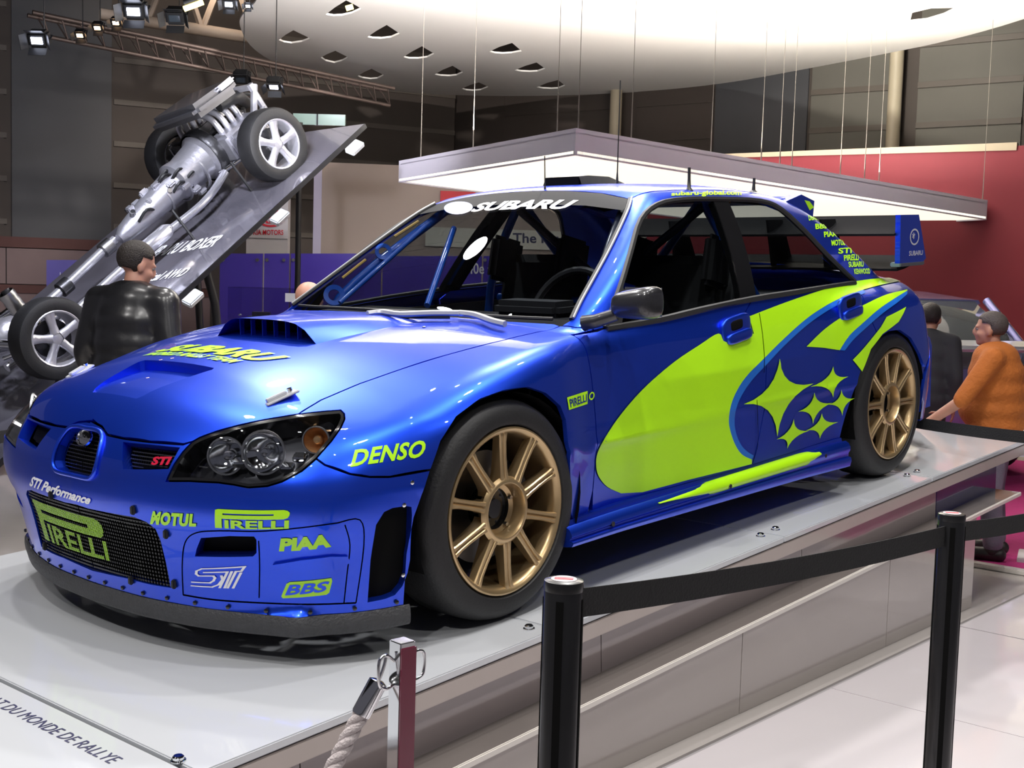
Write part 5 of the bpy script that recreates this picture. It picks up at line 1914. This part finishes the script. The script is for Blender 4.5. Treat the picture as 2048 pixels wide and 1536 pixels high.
GM = mat('girder_brown', (.22, .17, .13), .6, vary=.15)
tube('girder_chord', gb, .07, GM, gd, 8)
tube('girder_chord', [gb[0] + Vector((0, 0, .75)), gb[1] + Vector((0, 0, .75))], .07, GM, gd, 8)
for a, b in (((.55, 0), (.42, .75)), ((.55, 0), (.68, .75)), ((.85, 0), (.72, .75)), ((.25, 0), (.12, .75)), ((.25, 0), (.38, .75))):
    tube('girder_brace', [gb[0].lerp(gb[1], a[0]) + Vector((0, 0, a[1])), gb[0].lerp(gb[1], b[0]) + Vector((0, 0, b[1]))], .04, GM, gd, 6)


def stage_lamp(u, v, depth, aim, lit, size, label, hue=(.75, .8, 1.0), watt=0):
    p = W3(u, v, depth)
    L = empty('stage_lamp', p, Vector(aim).to_track_quat('-Z', 'Y').to_euler())
    tag(L, label, 'lamp', 'stage lamps under the hall roof')
    bm = bmesh.new()
    add_box(bm, (0, 0, size * .25), (size * 1.0, size * .8, size * .7), None, size * .12)
    bm_obj('lamp_housing', bm, BLACK, L)
    e = mat('lamp_glow_%s' % ('cool' if hue[2] > .9 else 'warm'), (.9, .9, .9), .4, emit=hue, estr=14.)
    box('lamp_lens', (0, 0, -size * .12), (size * .55, size * .34, size * .04), e if lit else mat('dark_lamp_lens', (.03, .04, .05), .1, coat=1., vary=.2), L)
    for sx, sy, rx, ry in ((0, 1, .6, 0), (0, -1, -.6, 0), (1, 0, 0, -.6), (-1, 0, 0, .6)):
        box('barn_door', (sx * size * .62, sy * size * .5, -size * .28), (size * .9 if sy else size * .02, size * .02 if sy else size * .75, size * .42), BLACK, L, Matrix.Rotation(rx, 3, 'X') @ Matrix.Rotation(ry, 3, 'Y'))
    tube('lamp_yoke', [(-size * .55, 0, size * .2), (-size * .5, 0, size * .75), (0, 0, size * .85), (size * .5, 0, size * .75), (size * .55, 0, size * .2)], size * .035, BLACK, L, 6)
    tube('lamp_hanger', [(0, 0, size * .85), (0, 0, size * 1.1)], size * .05, BLACK, L, 6)
    wm = Matrix.Translation(p) @ L.rotation_euler.to_matrix().to_4x4()
    t0 = wm @ Vector((0, 0, size * 1.0))
    o = tube('drop_rod', [t0, Vector((t0.x, t0.y, 8.25))], .005, BLACK, None, 6)
    o.parent = L
    o.matrix_parent_inverse = wm.inverted()
    return L


tow = -Vector(A_FWD)
stage_lamp(75, 80, 10.5, (tow.x, tow.y, -.55), True, .17, 'glowing bluish lamp hanging lowest at the far left')
stage_lamp(160, 70, 11.5, (tow.x, tow.y, -.9), True, .10, 'small warm lamp on the left end of the truss', (1, .6, .3))
stage_lamp(195, 55, 11.5, (tow.x, tow.y, -.9), True, .10, 'small warm lamp beside the lowest truss lamp', (1, .65, .4))
stage_lamp(232, 45, 11.5, (tow.x, tow.y, -.8), True, .10, 'small warm lamp left of the wide bluish lamp', (1, .65, .4))
stage_lamp(268, 22, 10.8, (tow.x, tow.y, -.55), True, .20, 'wide bluish lamp with open flaps at the top left')
stage_lamp(350, 35, 11.2, (tow.x, tow.y, -.7), False, .18, 'unlit grey-green lamp between the bluish lamp and canopy')
stage_lamp(458, 8, 11.2, (tow.x, tow.y, -.6), True, .12, 'bluish lamp close to the left rim of the canopy')
stage_lamp(496, 12, 11.5, (tow.x, tow.y, -.6), True, .07, 'tiny bluish lamp touching the canopy rim')
stage_lamp(482, 158, 12.4, (tow.x, tow.y, -.9), False, .16, 'unlit black lamp just above the engine cover')
stage_lamp(548, 172, 12.4, (tow.x * .6, tow.y * .6, -.9), True, .15, 'lit lamp right of the engine, under the truss')
ft = W3(388, 12, 11.0)
flt = empty('fluorescent_tube_lamp', ft)
tag(flt, 'short glowing yellow tube lamp under the roof left of the canopy', 'lamp')
a, b = W3(368, 18, 11) - ft, W3(406, 4, 11) - ft
tube('glowing_tube', [a, b], .025, mat('yellow_tube_glow', (1, .9, .3), .4, emit=(1, .78, .18), estr=9.), flt, 10)
tube('tube_batten', [a + Vector((0, 0, .05)), b + Vector((0, 0, .05))], .03, BLACK, flt, 8)
ft2 = W3(700, 14, 14.0)
f2 = empty('roof_tube_lamp', ft2)
tag(f2, 'small orange tube lamp glimpsed through a canopy hole', 'lamp')
tube('glowing_tube', [W3(692, 17, 14) - ft2, W3(706, 13, 14) - ft2], .03, MATS['yellow_tube_glow'], f2, 8)

# ------------------------------------------------------------------ barrier posts, belts, rope stanchion
POSTB = mat('black_post_paint', (.008, .008, .009), .35, coat=.4, vary=.15)
BELT = mat('black_belt_webbing', (.010, .010, .011), .8, bump=.4, bscale=200, vary=.15)


def post(u, v, depth, label):
    p = W3(u, v, depth)
    o = empty('barrier_post', (p.x, p.y, 0))
    tag(o, label, 'post', 'black belt barrier posts')
    h_ = p.z
    lathe('post_tube', [(.0315, .02), (.0315, h_ - .012), (.029, h_ - .004), (.0005, h_ - .002)], POSTB, o, 28, 'Z')
    for k in range(4):
        a = k * math.pi / 2 + .5
        box('belt_slot', (.031 * math.cos(a), .031 * math.sin(a), h_ / 2), (.003, .012, h_ - .06), MATTEBLACK, o, Matrix.Rotation(a, 3, 'Z'))
    lathe('post_cap', [(.0318, h_ - .018), (.0325, h_ - .010), (.0315, h_ - .002), (.026, h_), (.0005, h_)], POSTB, o, 28, 'Z')
    lathe('cap_sticker', [(.021, h_ + .0006), (.0005, h_ + .0008)], mat('pale_sticker', (.7, .62, .66), .4, vary=.05), o, 20, 'Z')
    box('cap_mark', (0, 0, h_ + .001), (.013, .03, .001), mat('red_sticker', (.7, .08, .1), .4, vary=.05), o, Matrix.Rotation(math.radians(35), 3, 'Z'))
    lathe('post_foot', [(.0005, .03), (.05, .028), (.16, .012), (.17, 0)], POSTB, o, 36, 'Z')
    return p


p1 = post(1128, 1158, 1.99, 'near black belt post in front of the front wheel')
p2 = post(1904, 1026, 2.97, 'farther black belt post at right, by the platform tail')


def belt(a, b, sag, label, w=.048):
    a, b = Vector(a), Vector(b)
    n = 16
    mid = (a + b) / 2
    V, Fc = [], []
    side_ = Vector((0, 0, 1)).cross((b - a).normalized()) * .0012
    for i in range(n + 1):
        t = i / n
        p = a.lerp(b, t) - Vector((0, 0, sag * 4 * t * (1 - t)))
        V += [p + Vector((0, 0, w / 2)) + side_, p - Vector((0, 0, w / 2)) + side_, p - Vector((0, 0, w / 2)) - side_, p + Vector((0, 0, w / 2)) - side_]
    for i in range(n):
        for k in range(4):
            Fc.append((i * 4 + k, i * 4 + (k + 1) % 4, i * 4 + 4 + (k + 1) % 4, i * 4 + 4 + k))
    o = mesh_obj('barrier_belt', V, Fc, BELT)
    return tag(o, label, 'belt', 'black barrier belts')


def between(p, q, r=.033):
    d = (Vector(q) - Vector(p))
    d.z = 0
    d.normalize()
    return Vector(p) + d * r


A1 = W3(1165, 1200, 1.985)
p3 = post(2290, 945, 3.95, 'farthest black belt post, where the belt leaves the picture at right')
a, b = between(p1, p2), between(p2, p1)
a.z -= .045
b.z -= .052
belt(a, b, .012, 'black belt stretched between the two near posts across the platform side')
a, b = between(p2, p3), between(p3, p2)
a.z -= .050
b.z -= .050
belt(a, b, .02, 'black belt leaving the right-hand post towards the picture edge')
belt(W3(1790, 838, 6.3), W3(2150, 884, 5.4), .01, 'black belt running behind the tail end of the platform', .055)
belt(W3(-150, 885, 5.0), W3(78, 862, 5.6), .01, 'short black belt at the left edge behind the car nose', .055)

STN = W3(805, 1280, 2.21)
sn = empty('rope_stanchion', (STN.x, STN.y, 0), (0, 0, math.radians(-6)))
tag(sn, 'square chrome rope stanchion with painted burgundy reflection in the foreground', 'stanchion')
BURG = mat('burgundy_reflection', (.15, .004, .03), .25, coat=.6, vary=.06)
hh = STN.z
box('chrome_profile', (0, 0, hh / 2), (.034, .034, hh), CHROME, sn, None, .002)
box('reflection_strip', (.0, .0185, hh / 2 - .004), (.033, .003, hh - .012), BURG, sn)  # red carpet reflection in the chrome, put into the strip's colour
tube('rope_hook', catmull([(.017, 0, hh - .035), (.035, 0, hh - .022), (.05, 0, hh - .03), (.05, 0, hh - .07), (.035, 0, hh - .082), (.017, 0, hh - .078)], 5), .003, CHROME, sn, 8)
tube('rope_hook', catmull([(-.017, 0, hh - .035), (-.035, 0, hh - .026), (-.05, 0, hh - .034), (-.05, 0, hh - .068), (-.035, 0, hh - .078), (-.017, 0, hh - .078)], 5), .003, CHROME, sn, 8)
box('stanchion_foot', (0, 0, .008), (.26, .26, .016), CHROME, sn, None, .004)
r0, r1 = W3(752, 1372, 2.2), W3(640, 1580, 2.16)
rp_ = empty('barrier_rope', r0)
tag(rp_, 'pale twisted rope with chrome end cap hanging from the stanchion hook', 'rope')
dd = (r1 - r0)
tube('rope_end_cap', [Vector((0, 0, 0)) - dd.normalized() * .012, -dd.normalized() * .008, dd.normalized() * .052, dd.normalized() * .056], [.008, .0175, .0175, .0165], CHROME, rp_, 18)
tube('rope_ring', catmull([(0, 0, .0), tuple(W3(762, 1350, 2.2) - r0), tuple(W3(770, 1325, 2.2) - r0), tuple(W3(772, 1308, 2.2) - r0)], 4), .003, CHROME, rp_, 8)
ROPEM = mat('rope_fibre', (.56, .50, .50), .85, bump=.6, bscale=220, vary=.12, vscale=40)
fr = dd.normalized()
o1 = fr.orthogonal().normalized()
o2 = fr.cross(o1)
for k in range(3):
    pts = []
    for i in range(60):
        t = i / 59 * .55
        ph = 2 * math.pi * (t / .075) + k * 2 * math.pi / 3
        c = fr * (.045 + t) + Vector((0, 0, -1)) * (.25 * t * t)
        pts.append(c + (o1 * math.cos(ph) + o2 * math.sin(ph)) * .0075)
    tube('rope_strand', pts, .0085, ROPEM, rp_, 8)

# ------------------------------------------------------------------ acrylic case, far cars, carpet
ACR = glass('acrylic', (.86, .84, .92), 1.3)
cs = empty('acrylic_case', W3(540, 620, 8.6))
tag(cs, 'clear acrylic showcase with small labels behind the bonnet scoop', 'showcase')
w_, h_, d_ = .58, .30, .4
for nm, c, s_ in (('front_pane', (0, 0, 0), (w_, .006, h_)), ('back_pane', (0, d_, 0), (w_, .006, h_)), ('side_pane', (-w_ / 2, d_ / 2, 0), (.006, d_, h_)), ('side_pane', (w_ / 2, d_ / 2, 0), (.006, d_, h_)), ('top_pane', (0, d_ / 2, h_ / 2), (w_, d_, .006))):
    box(nm, c, s_, ACR, cs)
zc = W3(540, 620, 8.6).z
box('case_plinth', (0, d_ / 2, -(zc + .15) / 2), (w_ + .1, d_ + .1, zc - .15), WHT, cs, None, .01)
box('case_exhibit', (-.1, d_ / 2, -.08), (.18, .12, .12), DARKM, cs, None, .03)
box('case_label', (.19, -.006, .09), (.17, .004, .06), WHITEV, cs)
cs.rotation_euler = (0, 0, math.atan2(RH.y, RH.x))

carp = box('magenta_carpet', (0, 0, .002), (4.6, 5.5, .004), mat('magenta_carpet_pile', (.42, .02, .16), .9, bump=.6, bscale=150, vary=.15, vscale=20))
c0 = W3(2000, 1060, 6.6)
carp.location = (c0.x - 2.3, c0.y - 1.2, 0)
tag(carp, 'magenta carpet on the floor beyond the platform at the right edge', 'carpet')
ke = box('carpet_edge_strip', (0, 0, .012), (.07, 5.5, .024), PLEDGE, None, None, .004)
ke.location = (c0.x + .04, c0.y - 1.2, 0)
tag(ke, 'cream floor strip along the edge of the magenta carpet', 'edge strip')


def far_car(name, label, loc, yaw, m, sc=1.0):
    c = empty(name, loc, (0, 0, yaw))
    c.scale = (sc, sc, sc)
    tag(c, label, 'car')
    body = [(-2.15, .62, .45, .80), (-2.1, .74, .32, .86), (-1.6, .84, .28, .90), (-.8, .86, .26, .90), (.3, .86, .26, .89), (1.0, .86, .26, .85), (1.7, .82, .28, .76), (2.05, .72, .34, .66), (2.15, .6, .42, .58)]
    secs = []
    for x, hw, zb, zt in body:
        secs.append([(x, y * hw, z) for y, z in ((-.92, zb), (-1, zb + .12), (-1, (zb + zt) / 2), (-.94, zt - .05), (-.8, zt), (0, zt + .03), (.8, zt), (.94, zt - .05), (1, (zb + zt) / 2), (1, zb + .12), (.92, zb))])
    loft('car_body', secs, m, c, closed_prof=True, auto=40)
    cab = [(-2.0, .60, .90), (-1.75, .60, 1.18), (-1.4, .58, 1.40), (-.6, .58, 1.46), (.1, .57, 1.42), (.8, .60, 1.05), (1.05, .62, .88)]
    secs = []
    for x, hw, zt in cab:
        secs.append([(x, -hw - (zt < 1) * .12, min(.86, zt)), (x, -hw * 1.08, min(zt, 1.1) - .02), (x, -hw * .92, zt - .04), (x, -hw * .8, zt), (x, hw * .8, zt), (x, hw * .92, zt - .04), (x, hw * 1.08, min(zt, 1.1) - .02), (x, hw + (zt < 1) * .12, min(.86, zt))])
    loft('car_cabin', secs, mat('far_car_glass', (.10, .11, .12), .05, .1, .9, vary=.05), c, auto=30)
    secs = []
    for x, hw, zt in cab[2:5]:
        secs.append([(x, y * hw, zt + .012) for y in (-.86, -.4, .4, .86)] + [(x, y * hw, zt - .02) for y in (.9, -.9)])
    loft('car_roof', secs, m, c, closed_prof=True)
    for sg in (1, -1):
        for a, b in (((-2.0, .66, .9), (-1.42, .56, 1.41)), ((1.05, .66, .88), (.12, .56, 1.43)), ((-.62, .66, .9), (-.62, .56, 1.45))):
            tube('car_pillar', [(a[0], a[1] * sg, a[2]), (b[0], b[1] * sg, b[2])], .035, m, c, 8)
        bm = bmesh.new()
        add_box(bm, (.55, .98 * sg, .98), (.12, .2, .13), None, .04)
        bm_obj('car_mirror', bm, m, c, smooth=True)
        bm = bmesh.new()
        add_box(bm, (-2.08, .62 * sg, .76), (.12, .22, .16), None, .04)
        bm_obj('tail_lamp', bm, mat('far_tail_lamp', (.75, .25, .25), .1, coat=1., vary=.2), c, smooth=True)
        box('head_lamp', (1.98, .6 * sg, .62), (.2, .3, .12), CHROME, c, None, .04)
        for x in (-1.3, 1.3):
            w = lathe('car_tyre', [(.2, -.09), (.30, -.09), (.315, 0), (.30, .09), (.2, .09)], RUBBER, c, 28, 'Y', M=Matrix.Translation((x, .78 * sg, .315)))
            lathe('car_wheel', [(.0005, -.07), (.06, -.075), (.20, -.05), (.20, .09)] if sg < 0 else [(.0005, .07), (.06, .075), (.20, .05), (.20, -.09)], ALU, c, 24, 'Y', M=Matrix.Translation((x, .78 * sg, .315)))
    bm = bmesh.new()
    add_box(bm, (-2.02, 0, 1.06), (.26, 1.2, .05), Matrix.Rotation(-.15, 3, 'Y'), .02)
    bm_obj('car_spoiler', bm, SILV, c)
    return c


q_ = W3(1925, 720, 8.6)
far_car('show_car', 'silver-blue show car half hidden behind the rally car tail', (q_.x - 2.1, q_.y - 2.0, 0), math.atan2(FH.y, FH.x) + .25, mat('silver_blue_paint', (.30, .30, .62), .25, .6, 1., vary=.05))
q_ = W3(2108, 905, 6.8)
wb_ = empty('white_counter', (q_.x, q_.y, 0), (0, 0, .3))
tag(wb_, 'white display counter with red stripe cut by the right picture edge', 'counter')
box('counter_top', (0, 0, .62), (.5, .55, .06), WHITEV, wb_, None, .02)
box('counter_stripe', (0, 0, .67), (.3, .3, .05), KRED, wb_, None, .01)
box('counter_block', (0, 0, .72), (.36, .42, .06), WHITEV, wb_, None, .02)
box('counter_body', (.0, .0, .30), (.10, .10, .60), WHT, wb_, None, .01)
box('counter_foot', (0, 0, .012), (.3, .3, .024), WHT, wb_, None, .004)

# ------------------------------------------------------------------ people
def capsule(bm, a, b, ra, rb, seg=14):
    a, b = Vector(a), Vector(b)
    d = b - a
    L = d.length
    if L < 1e-5:
        d = Vector((0, 0, 1))
    d.normalize()
    o1 = d.orthogonal().normalized()
    o2 = d.cross(o1)
    prof = []
    for k in range(5):
        t = -math.pi / 2 + k * math.pi / 8
        prof.append((ra * math.cos(t), ra * math.sin(t)))
    for k in range(1, 6):
        t = (k - 1) * math.pi / 8
        prof.append((rb * math.cos(t), L + rb * math.sin(t)))
    rings = []
    for r, h in prof:
        r = max(r, 1e-4)
        rings.append([bm.verts.new(a + d * h + (o1 * math.cos(x) + o2 * math.sin(x)) * r) for x in [2 * math.pi * i / seg for i in range(seg)]])
    for p, q in zip(rings, rings[1:]):
        for i in range(seg):
            bm.faces.new((p[i], p[(i + 1) % seg], q[(i + 1) % seg], q[i]))
    bm.faces.new(rings[0][::-1])
    bm.faces.new(rings[-1])


def ellipsoid(bm, c, s, rot=None):
    r = bmesh.ops.create_uvsphere(bm, u_segments=20, v_segments=14, radius=1)
    M = Matrix.Translation(Vector(c)) @ (rot.to_4x4() if rot else Matrix.Identity(4)) @ Matrix.Diagonal((*s, 1))
    bmesh.ops.transform(bm, matrix=M, verts=r['verts'])


def fuse(name, bm, m, parent, vox, smooth=4):
    o = bm_obj(name, bm, m, parent, smooth=True)
    r = o.modifiers.new('fuse', 'REMESH')
    r.mode = 'VOXEL'
    r.voxel_size = vox
    r.use_smooth_shade = True
    s = o.modifiers.new('soft', 'SMOOTH')
    s.factor = .5
    s.iterations = smooth
    return o


def head(bm, c, yaw, pitch=0., s=1.):
    "face towards local +x turned by yaw; adds skull, jaw, nose, ears, brows, lips, chin"
    R = Matrix.Rotation(yaw, 3, 'Z') @ Matrix.Rotation(pitch, 3, 'Y')
    c = Vector(c)

    def E(p, q):
        ellipsoid(bm, c + R @ (Vector(p) * s), [x * s for x in q], R)
    E((-.012, 0, .035), (.098, .076, .088))
    E((.02, 0, -.03), (.072, .062, .085))
    E((.055, 0, -.085), (.034, .036, .026))
    E((.095, 0, -.012), (.020, .013, .030))
    E((.098, 0, -.028), (.018, .017, .012))
    E((.083, 0, .022), (.014, .058, .010))
    E((.080, 0, -.058), (.016, .026, .008))
    for sg in (1, -1):
        E((-.005, .077 * sg, -.008), (.022, .012, .034))
        E((.055, .040 * sg, -.03), (.03, .022, .024))
    return R


def hand(bm, w, d, n, s=1., curl=.5):
    "w wrist, d finger direction, n back-of-hand normal"
    w, d, n = Vector(w), Vector(d).normalized(), Vector(n).normalized()
    x = d.cross(n).normalized()
    n = x.cross(d)
    palm = w + d * .05 * s
    ellipsoid(bm, palm, (.045 * s, .040 * s, .016 * s), Matrix((d, x, n)).transposed())
    for k, (off, ln) in enumerate(((-.030, .070), (-.010, .080), (.010, .075), (.029, .060))):
        b0 = w + d * .088 * s + x * off * s
        f1 = (d - n * curl * .5).normalized()
        f2 = (d - n * curl * 1.2).normalized()
        b1 = b0 + f1 * ln * .5 * s
        b2 = b1 + f2 * ln * .5 * s
        capsule(bm, b0, b1, .0095 * s, .009 * s, 8)
        capsule(bm, b1, b2, .009 * s, .0075 * s, 8)
    t0 = w + d * .025 * s - x * .030 * s
    t1 = t0 + (d * .6 - x * .7 - n * .2).normalized() * .04 * s
    capsule(bm, t0, t1, .012 * s, .010 * s, 8)
    capsule(bm, t1, t1 + (d * .9 - x * .2 - n * .3).normalized() * .032 * s, .010 * s, .008 * s, 8)


SKIN = mat('skin', (.48, .24, .17), .5, vary=.08, vscale=20)
SKIN2 = mat('skin_tanned', (.40, .19, .12), .5, vary=.08, vscale=20)
DHAIR = mat('dark_hair', (.018, .012, .010), .55, bump=.8, bscale=160, vary=.3, vscale=50)


def person(name, label, loc, face_yaw, H, parts, skin, hair=None, bald=False, stoop=0., arms=None, head_yaw=0., head_pitch=0., collar=False, wide=1.):
    """standing figure facing local +x. H total height."""
    root = empty(name, (loc[0], loc[1], .004), (0, 0, face_yaw))
    tag(root, label, 'person')
    k = H / 1.75
    V = lambda x, y, z: Vector((x * k, y * k * wide, z * k))
    lean = lambda z: stoop * max(0, (z - .9)) ** 1.2
    hz = 1.60
    hx = lean(1.60) + .03
    bm = bmesh.new()
    # body: one fused skin surface
    R = head(bm, V(hx, 0, hz) if wide == 1 else Vector((hx * k, 0, hz * k)), head_yaw, head_pitch, k)
    capsule(bm, V(lean(1.4), 0, 1.38), V(hx - .02, 0, 1.53), .062 * k, .056 * k)
    for z, rx, ry in ((1.36, .10, .17), (1.22, .115, .165), (1.08, .11, .15), (.95, .11, .16)):
        ellipsoid(bm, V(lean(z), 0, z), (rx * k * wide, ry * k * wide, .13 * k))
    arms = arms or {}
    jo = {}
    for sg, sd in ((1, 'l'), (-1, 'r')):
        sh = V(lean(1.42), .19 * sg, 1.41)
        el, wr = arms.get(sd, (None, None))
        el = V(*el) if el else V(lean(1.1) - .02, .25 * sg, 1.13)
        wr = V(*wr) if wr else V(lean(.9) + .05, .24 * sg, .90)
        jo[sd] = (sh, el, wr)
        capsule(bm, sh, el, .052 * k, .042 * k)
        capsule(bm, el, wr, .042 * k, .030 * k)
        dr = (wr - el).normalized()
        hand(bm, wr, dr, Vector((0, sg, .1)), k)
        hip = V(0, .09 * sg, .92)
        kn = V(.02, .10 * sg, .50)
        an = V(-.02, .10 * sg, .09)
        jo['leg' + sd] = (hip, kn, an)
        capsule(bm, hip, kn, .085 * k, .058 * k)
        capsule(bm, kn, an, .055 * k, .038 * k)
        capsule(bm, an - V(.03, 0, .04), an + V(.13, 0, -.05), .04 * k, .03 * k)
    fuse('body', bm, skin, root, .009 if H > 1 else .008, 3)
    # top garment
    top_m, bot_m, shoe_m, sleeve = parts
    bm = bmesh.new()
    for z, rx, ry in ((1.40, .115, .185), (1.30, .14, .20), (1.18, .145, .20), (1.05, .15, .195), (.93, .145, .20), (.84, .135, .195)):
        ellipsoid(bm, V(lean(z), 0, z), (rx * k * wide, ry * k * wide, .13 * k))
    if wide > 1.05:
        ellipsoid(bm, V(lean(1.05) + .09, 0, 1.06), (.13 * k * wide, .16 * k * wide, .17 * k))
    for sd in 'lr':
        sh, el, wr = jo[sd]
        capsule(bm, sh, el, .082 * k, .066 * k)
        if sleeve > .6:
            capsule(bm, el, wr, .066 * k, .05 * k)
        capsule(bm, V(lean(1.42), 0, 1.42), sh, .085 * k, .085 * k)
    fuse('jacket' if sleeve > .6 else 'shirt', bm, top_m, root, .014, 24)
    if collar:
        bm = bmesh.new()
        c0 = V(lean(1.44) + .005, 0, 1.455)
        add_lathe(bm, [(.098 * k, -.05 * k), (.092 * k, .02 * k), (.084 * k, .045 * k), (.078 * k, .04 * k), (.082 * k, -.04 * k)], 24, 'Z', True, Matrix.Translation(c0) @ Matrix.Rotation(.25, 4, 'Y'))
        bm_obj('collar', bm, top_m, root, smooth=True)
    bm = bmesh.new()
    for sd in 'lr':
        hip, kn, an = jo['leg' + sd]
        capsule(bm, hip + V(0, 0, .02), kn, .108 * k, .082 * k)
        capsule(bm, kn, an + V(0, 0, .03), .08 * k, .072 * k)
    ellipsoid(bm, V(0, 0, .93), (.13 * k, .18 * k, .12 * k))
    fuse('trousers', bm, bot_m, root, .016, 5)
    for sd in 'lr':
        an = jo['leg' + sd][2]
        bm = bmesh.new()
        capsule(bm, an + V(-.04, 0, -.045), an + V(.15, 0, -.05), .052 * k, .046 * k)
        ellipsoid(bm, an + V(0, 0, -.02), (.06 * k, .055 * k, .06 * k))
        for v in bm.verts:
            v.co.z = max(v.co.z, 0.002)
        bm_obj('shoe', bm, shoe_m, root, smooth=True)
    if hair:
        bm = bmesh.new()
        hc = Vector((hx * k, 0, hz * k))
        bmesh.ops.create_uvsphere(bm, u_segments=28, v_segments=20, radius=1)
        M = Matrix.Translation(hc + R @ Vector((-.016, 0, .038)) * k) @ R.to_4x4() @ Matrix.Diagonal((.107 * k, .086 * k, .098 * k, 1))
        for v in bm.verts:
            x, y, z = v.co
            # keep crown, back and sides; push the rest inside the skull
            lim = -.10 if x > .15 else -.85 - .2 * x
            if (x > .62 and z < .45) or z < lim or (abs(y) > .75 and x > .1 and z < .15):
                v.co *= .72
        bmesh.ops.transform(bm, matrix=M, verts=bm.verts)
        bm_obj('hair', bm, hair, root, smooth=True)
    # eyes
    hc = Vector((hx * k, 0, hz * k))
    for sg in (1, -1):
        bm = bmesh.new()
        bmesh.ops.create_uvsphere(bm, u_segments=10, v_segments=8, radius=.010 * k)
        o = bm_obj('eye', bm, mat('eye_white', (.22, .18, .16), .3, vary=.05), root, smooth=True, loc=hc + R @ Vector((.078, .032 * sg, .006)) * k)
        bm = bmesh.new()
        bmesh.ops.create_uvsphere(bm, u_segments=8, v_segments=6, radius=.005 * k)
        bm_obj('pupil', bm, mat('eye_dark', (.02, .015, .01), .2, vary=.05), o, smooth=True, loc=R @ Vector((.007, 0, 0)) * k)
    return root


LEATHER = mat('black_leather', (.012, .012, .014), .32, coat=.3, coat_rough=.2, bump=.12, bscale=25, vary=.3, vscale=9)
DENIM = mat('grey_denim', (.20, .18, .24), .85, bump=.4, bscale=120, vary=.15, vscale=12)
DARKT = mat('dark_trousers', (.02, .02, .025), .8, vary=.2)
SHOE = mat('dark_shoe_leather', (.02, .015, .015), .45, vary=.2)
ORANGE = mat('rust_orange_cotton', (.38, .105, .012), .85, bump=.6, bscale=45, vary=.18, vscale=9)
WSHIRT = mat('white_cotton', (.7, .68, .68), .8, bump=.3, bscale=60, vary=.05)
yaw_f = math.atan2(A_FWD[1], A_FWD[0])
g1 = W3(258, 545, 6.1)
person('person', 'person in black leather jacket seen from behind, beside the engine display', (g1.x, g1.y, 0), yaw_f - .35, 1.60, (LEATHER, DARKT, SHOE, 1.), SKIN, DHAIR, head_yaw=-.55, head_pitch=.28, collar=True, stoop=.06, wide=1.12)
g2 = W3(592, 600, 6.1)
person('person', 'person with bald head and white collar just behind the windscreen pillar', (g2.x, g2.y, 0), yaw_f - .8, 1.43, (WSHIRT, DARKT, SHOE, 1.), SKIN, None, head_yaw=.3, head_pitch=.25, collar=True, stoop=.10)
g3 = W3(2008, 668, 6.8)
person('person', 'person in rust-orange short-sleeved shirt with grey trousers at the right edge', (g3.x, g3.y, 0), yaw_f + math.pi * .36, 1.37, (ORANGE, DENIM, SHOE, .3), SKIN2, mat('grey_brown_hair', (.06, .045, .04), .6, bump=.6, bscale=150, vary=.3, vscale=40), stoop=.10, arms={'r': ((.22, -.28, 1.12), (.42, -.30, .95)), 'l': ((.22, .28, 1.12), (.45, .26, .94))}, wide=1.42)
g4 = W3(1852, 660, 8.1)
person('person', 'person in dark clothes leaning over the far show car', (g4.x, g4.y, 0), yaw_f - .5, 1.40, (DARKT, DARKT, SHOE, 1.), SKIN2, DHAIR, stoop=.22)
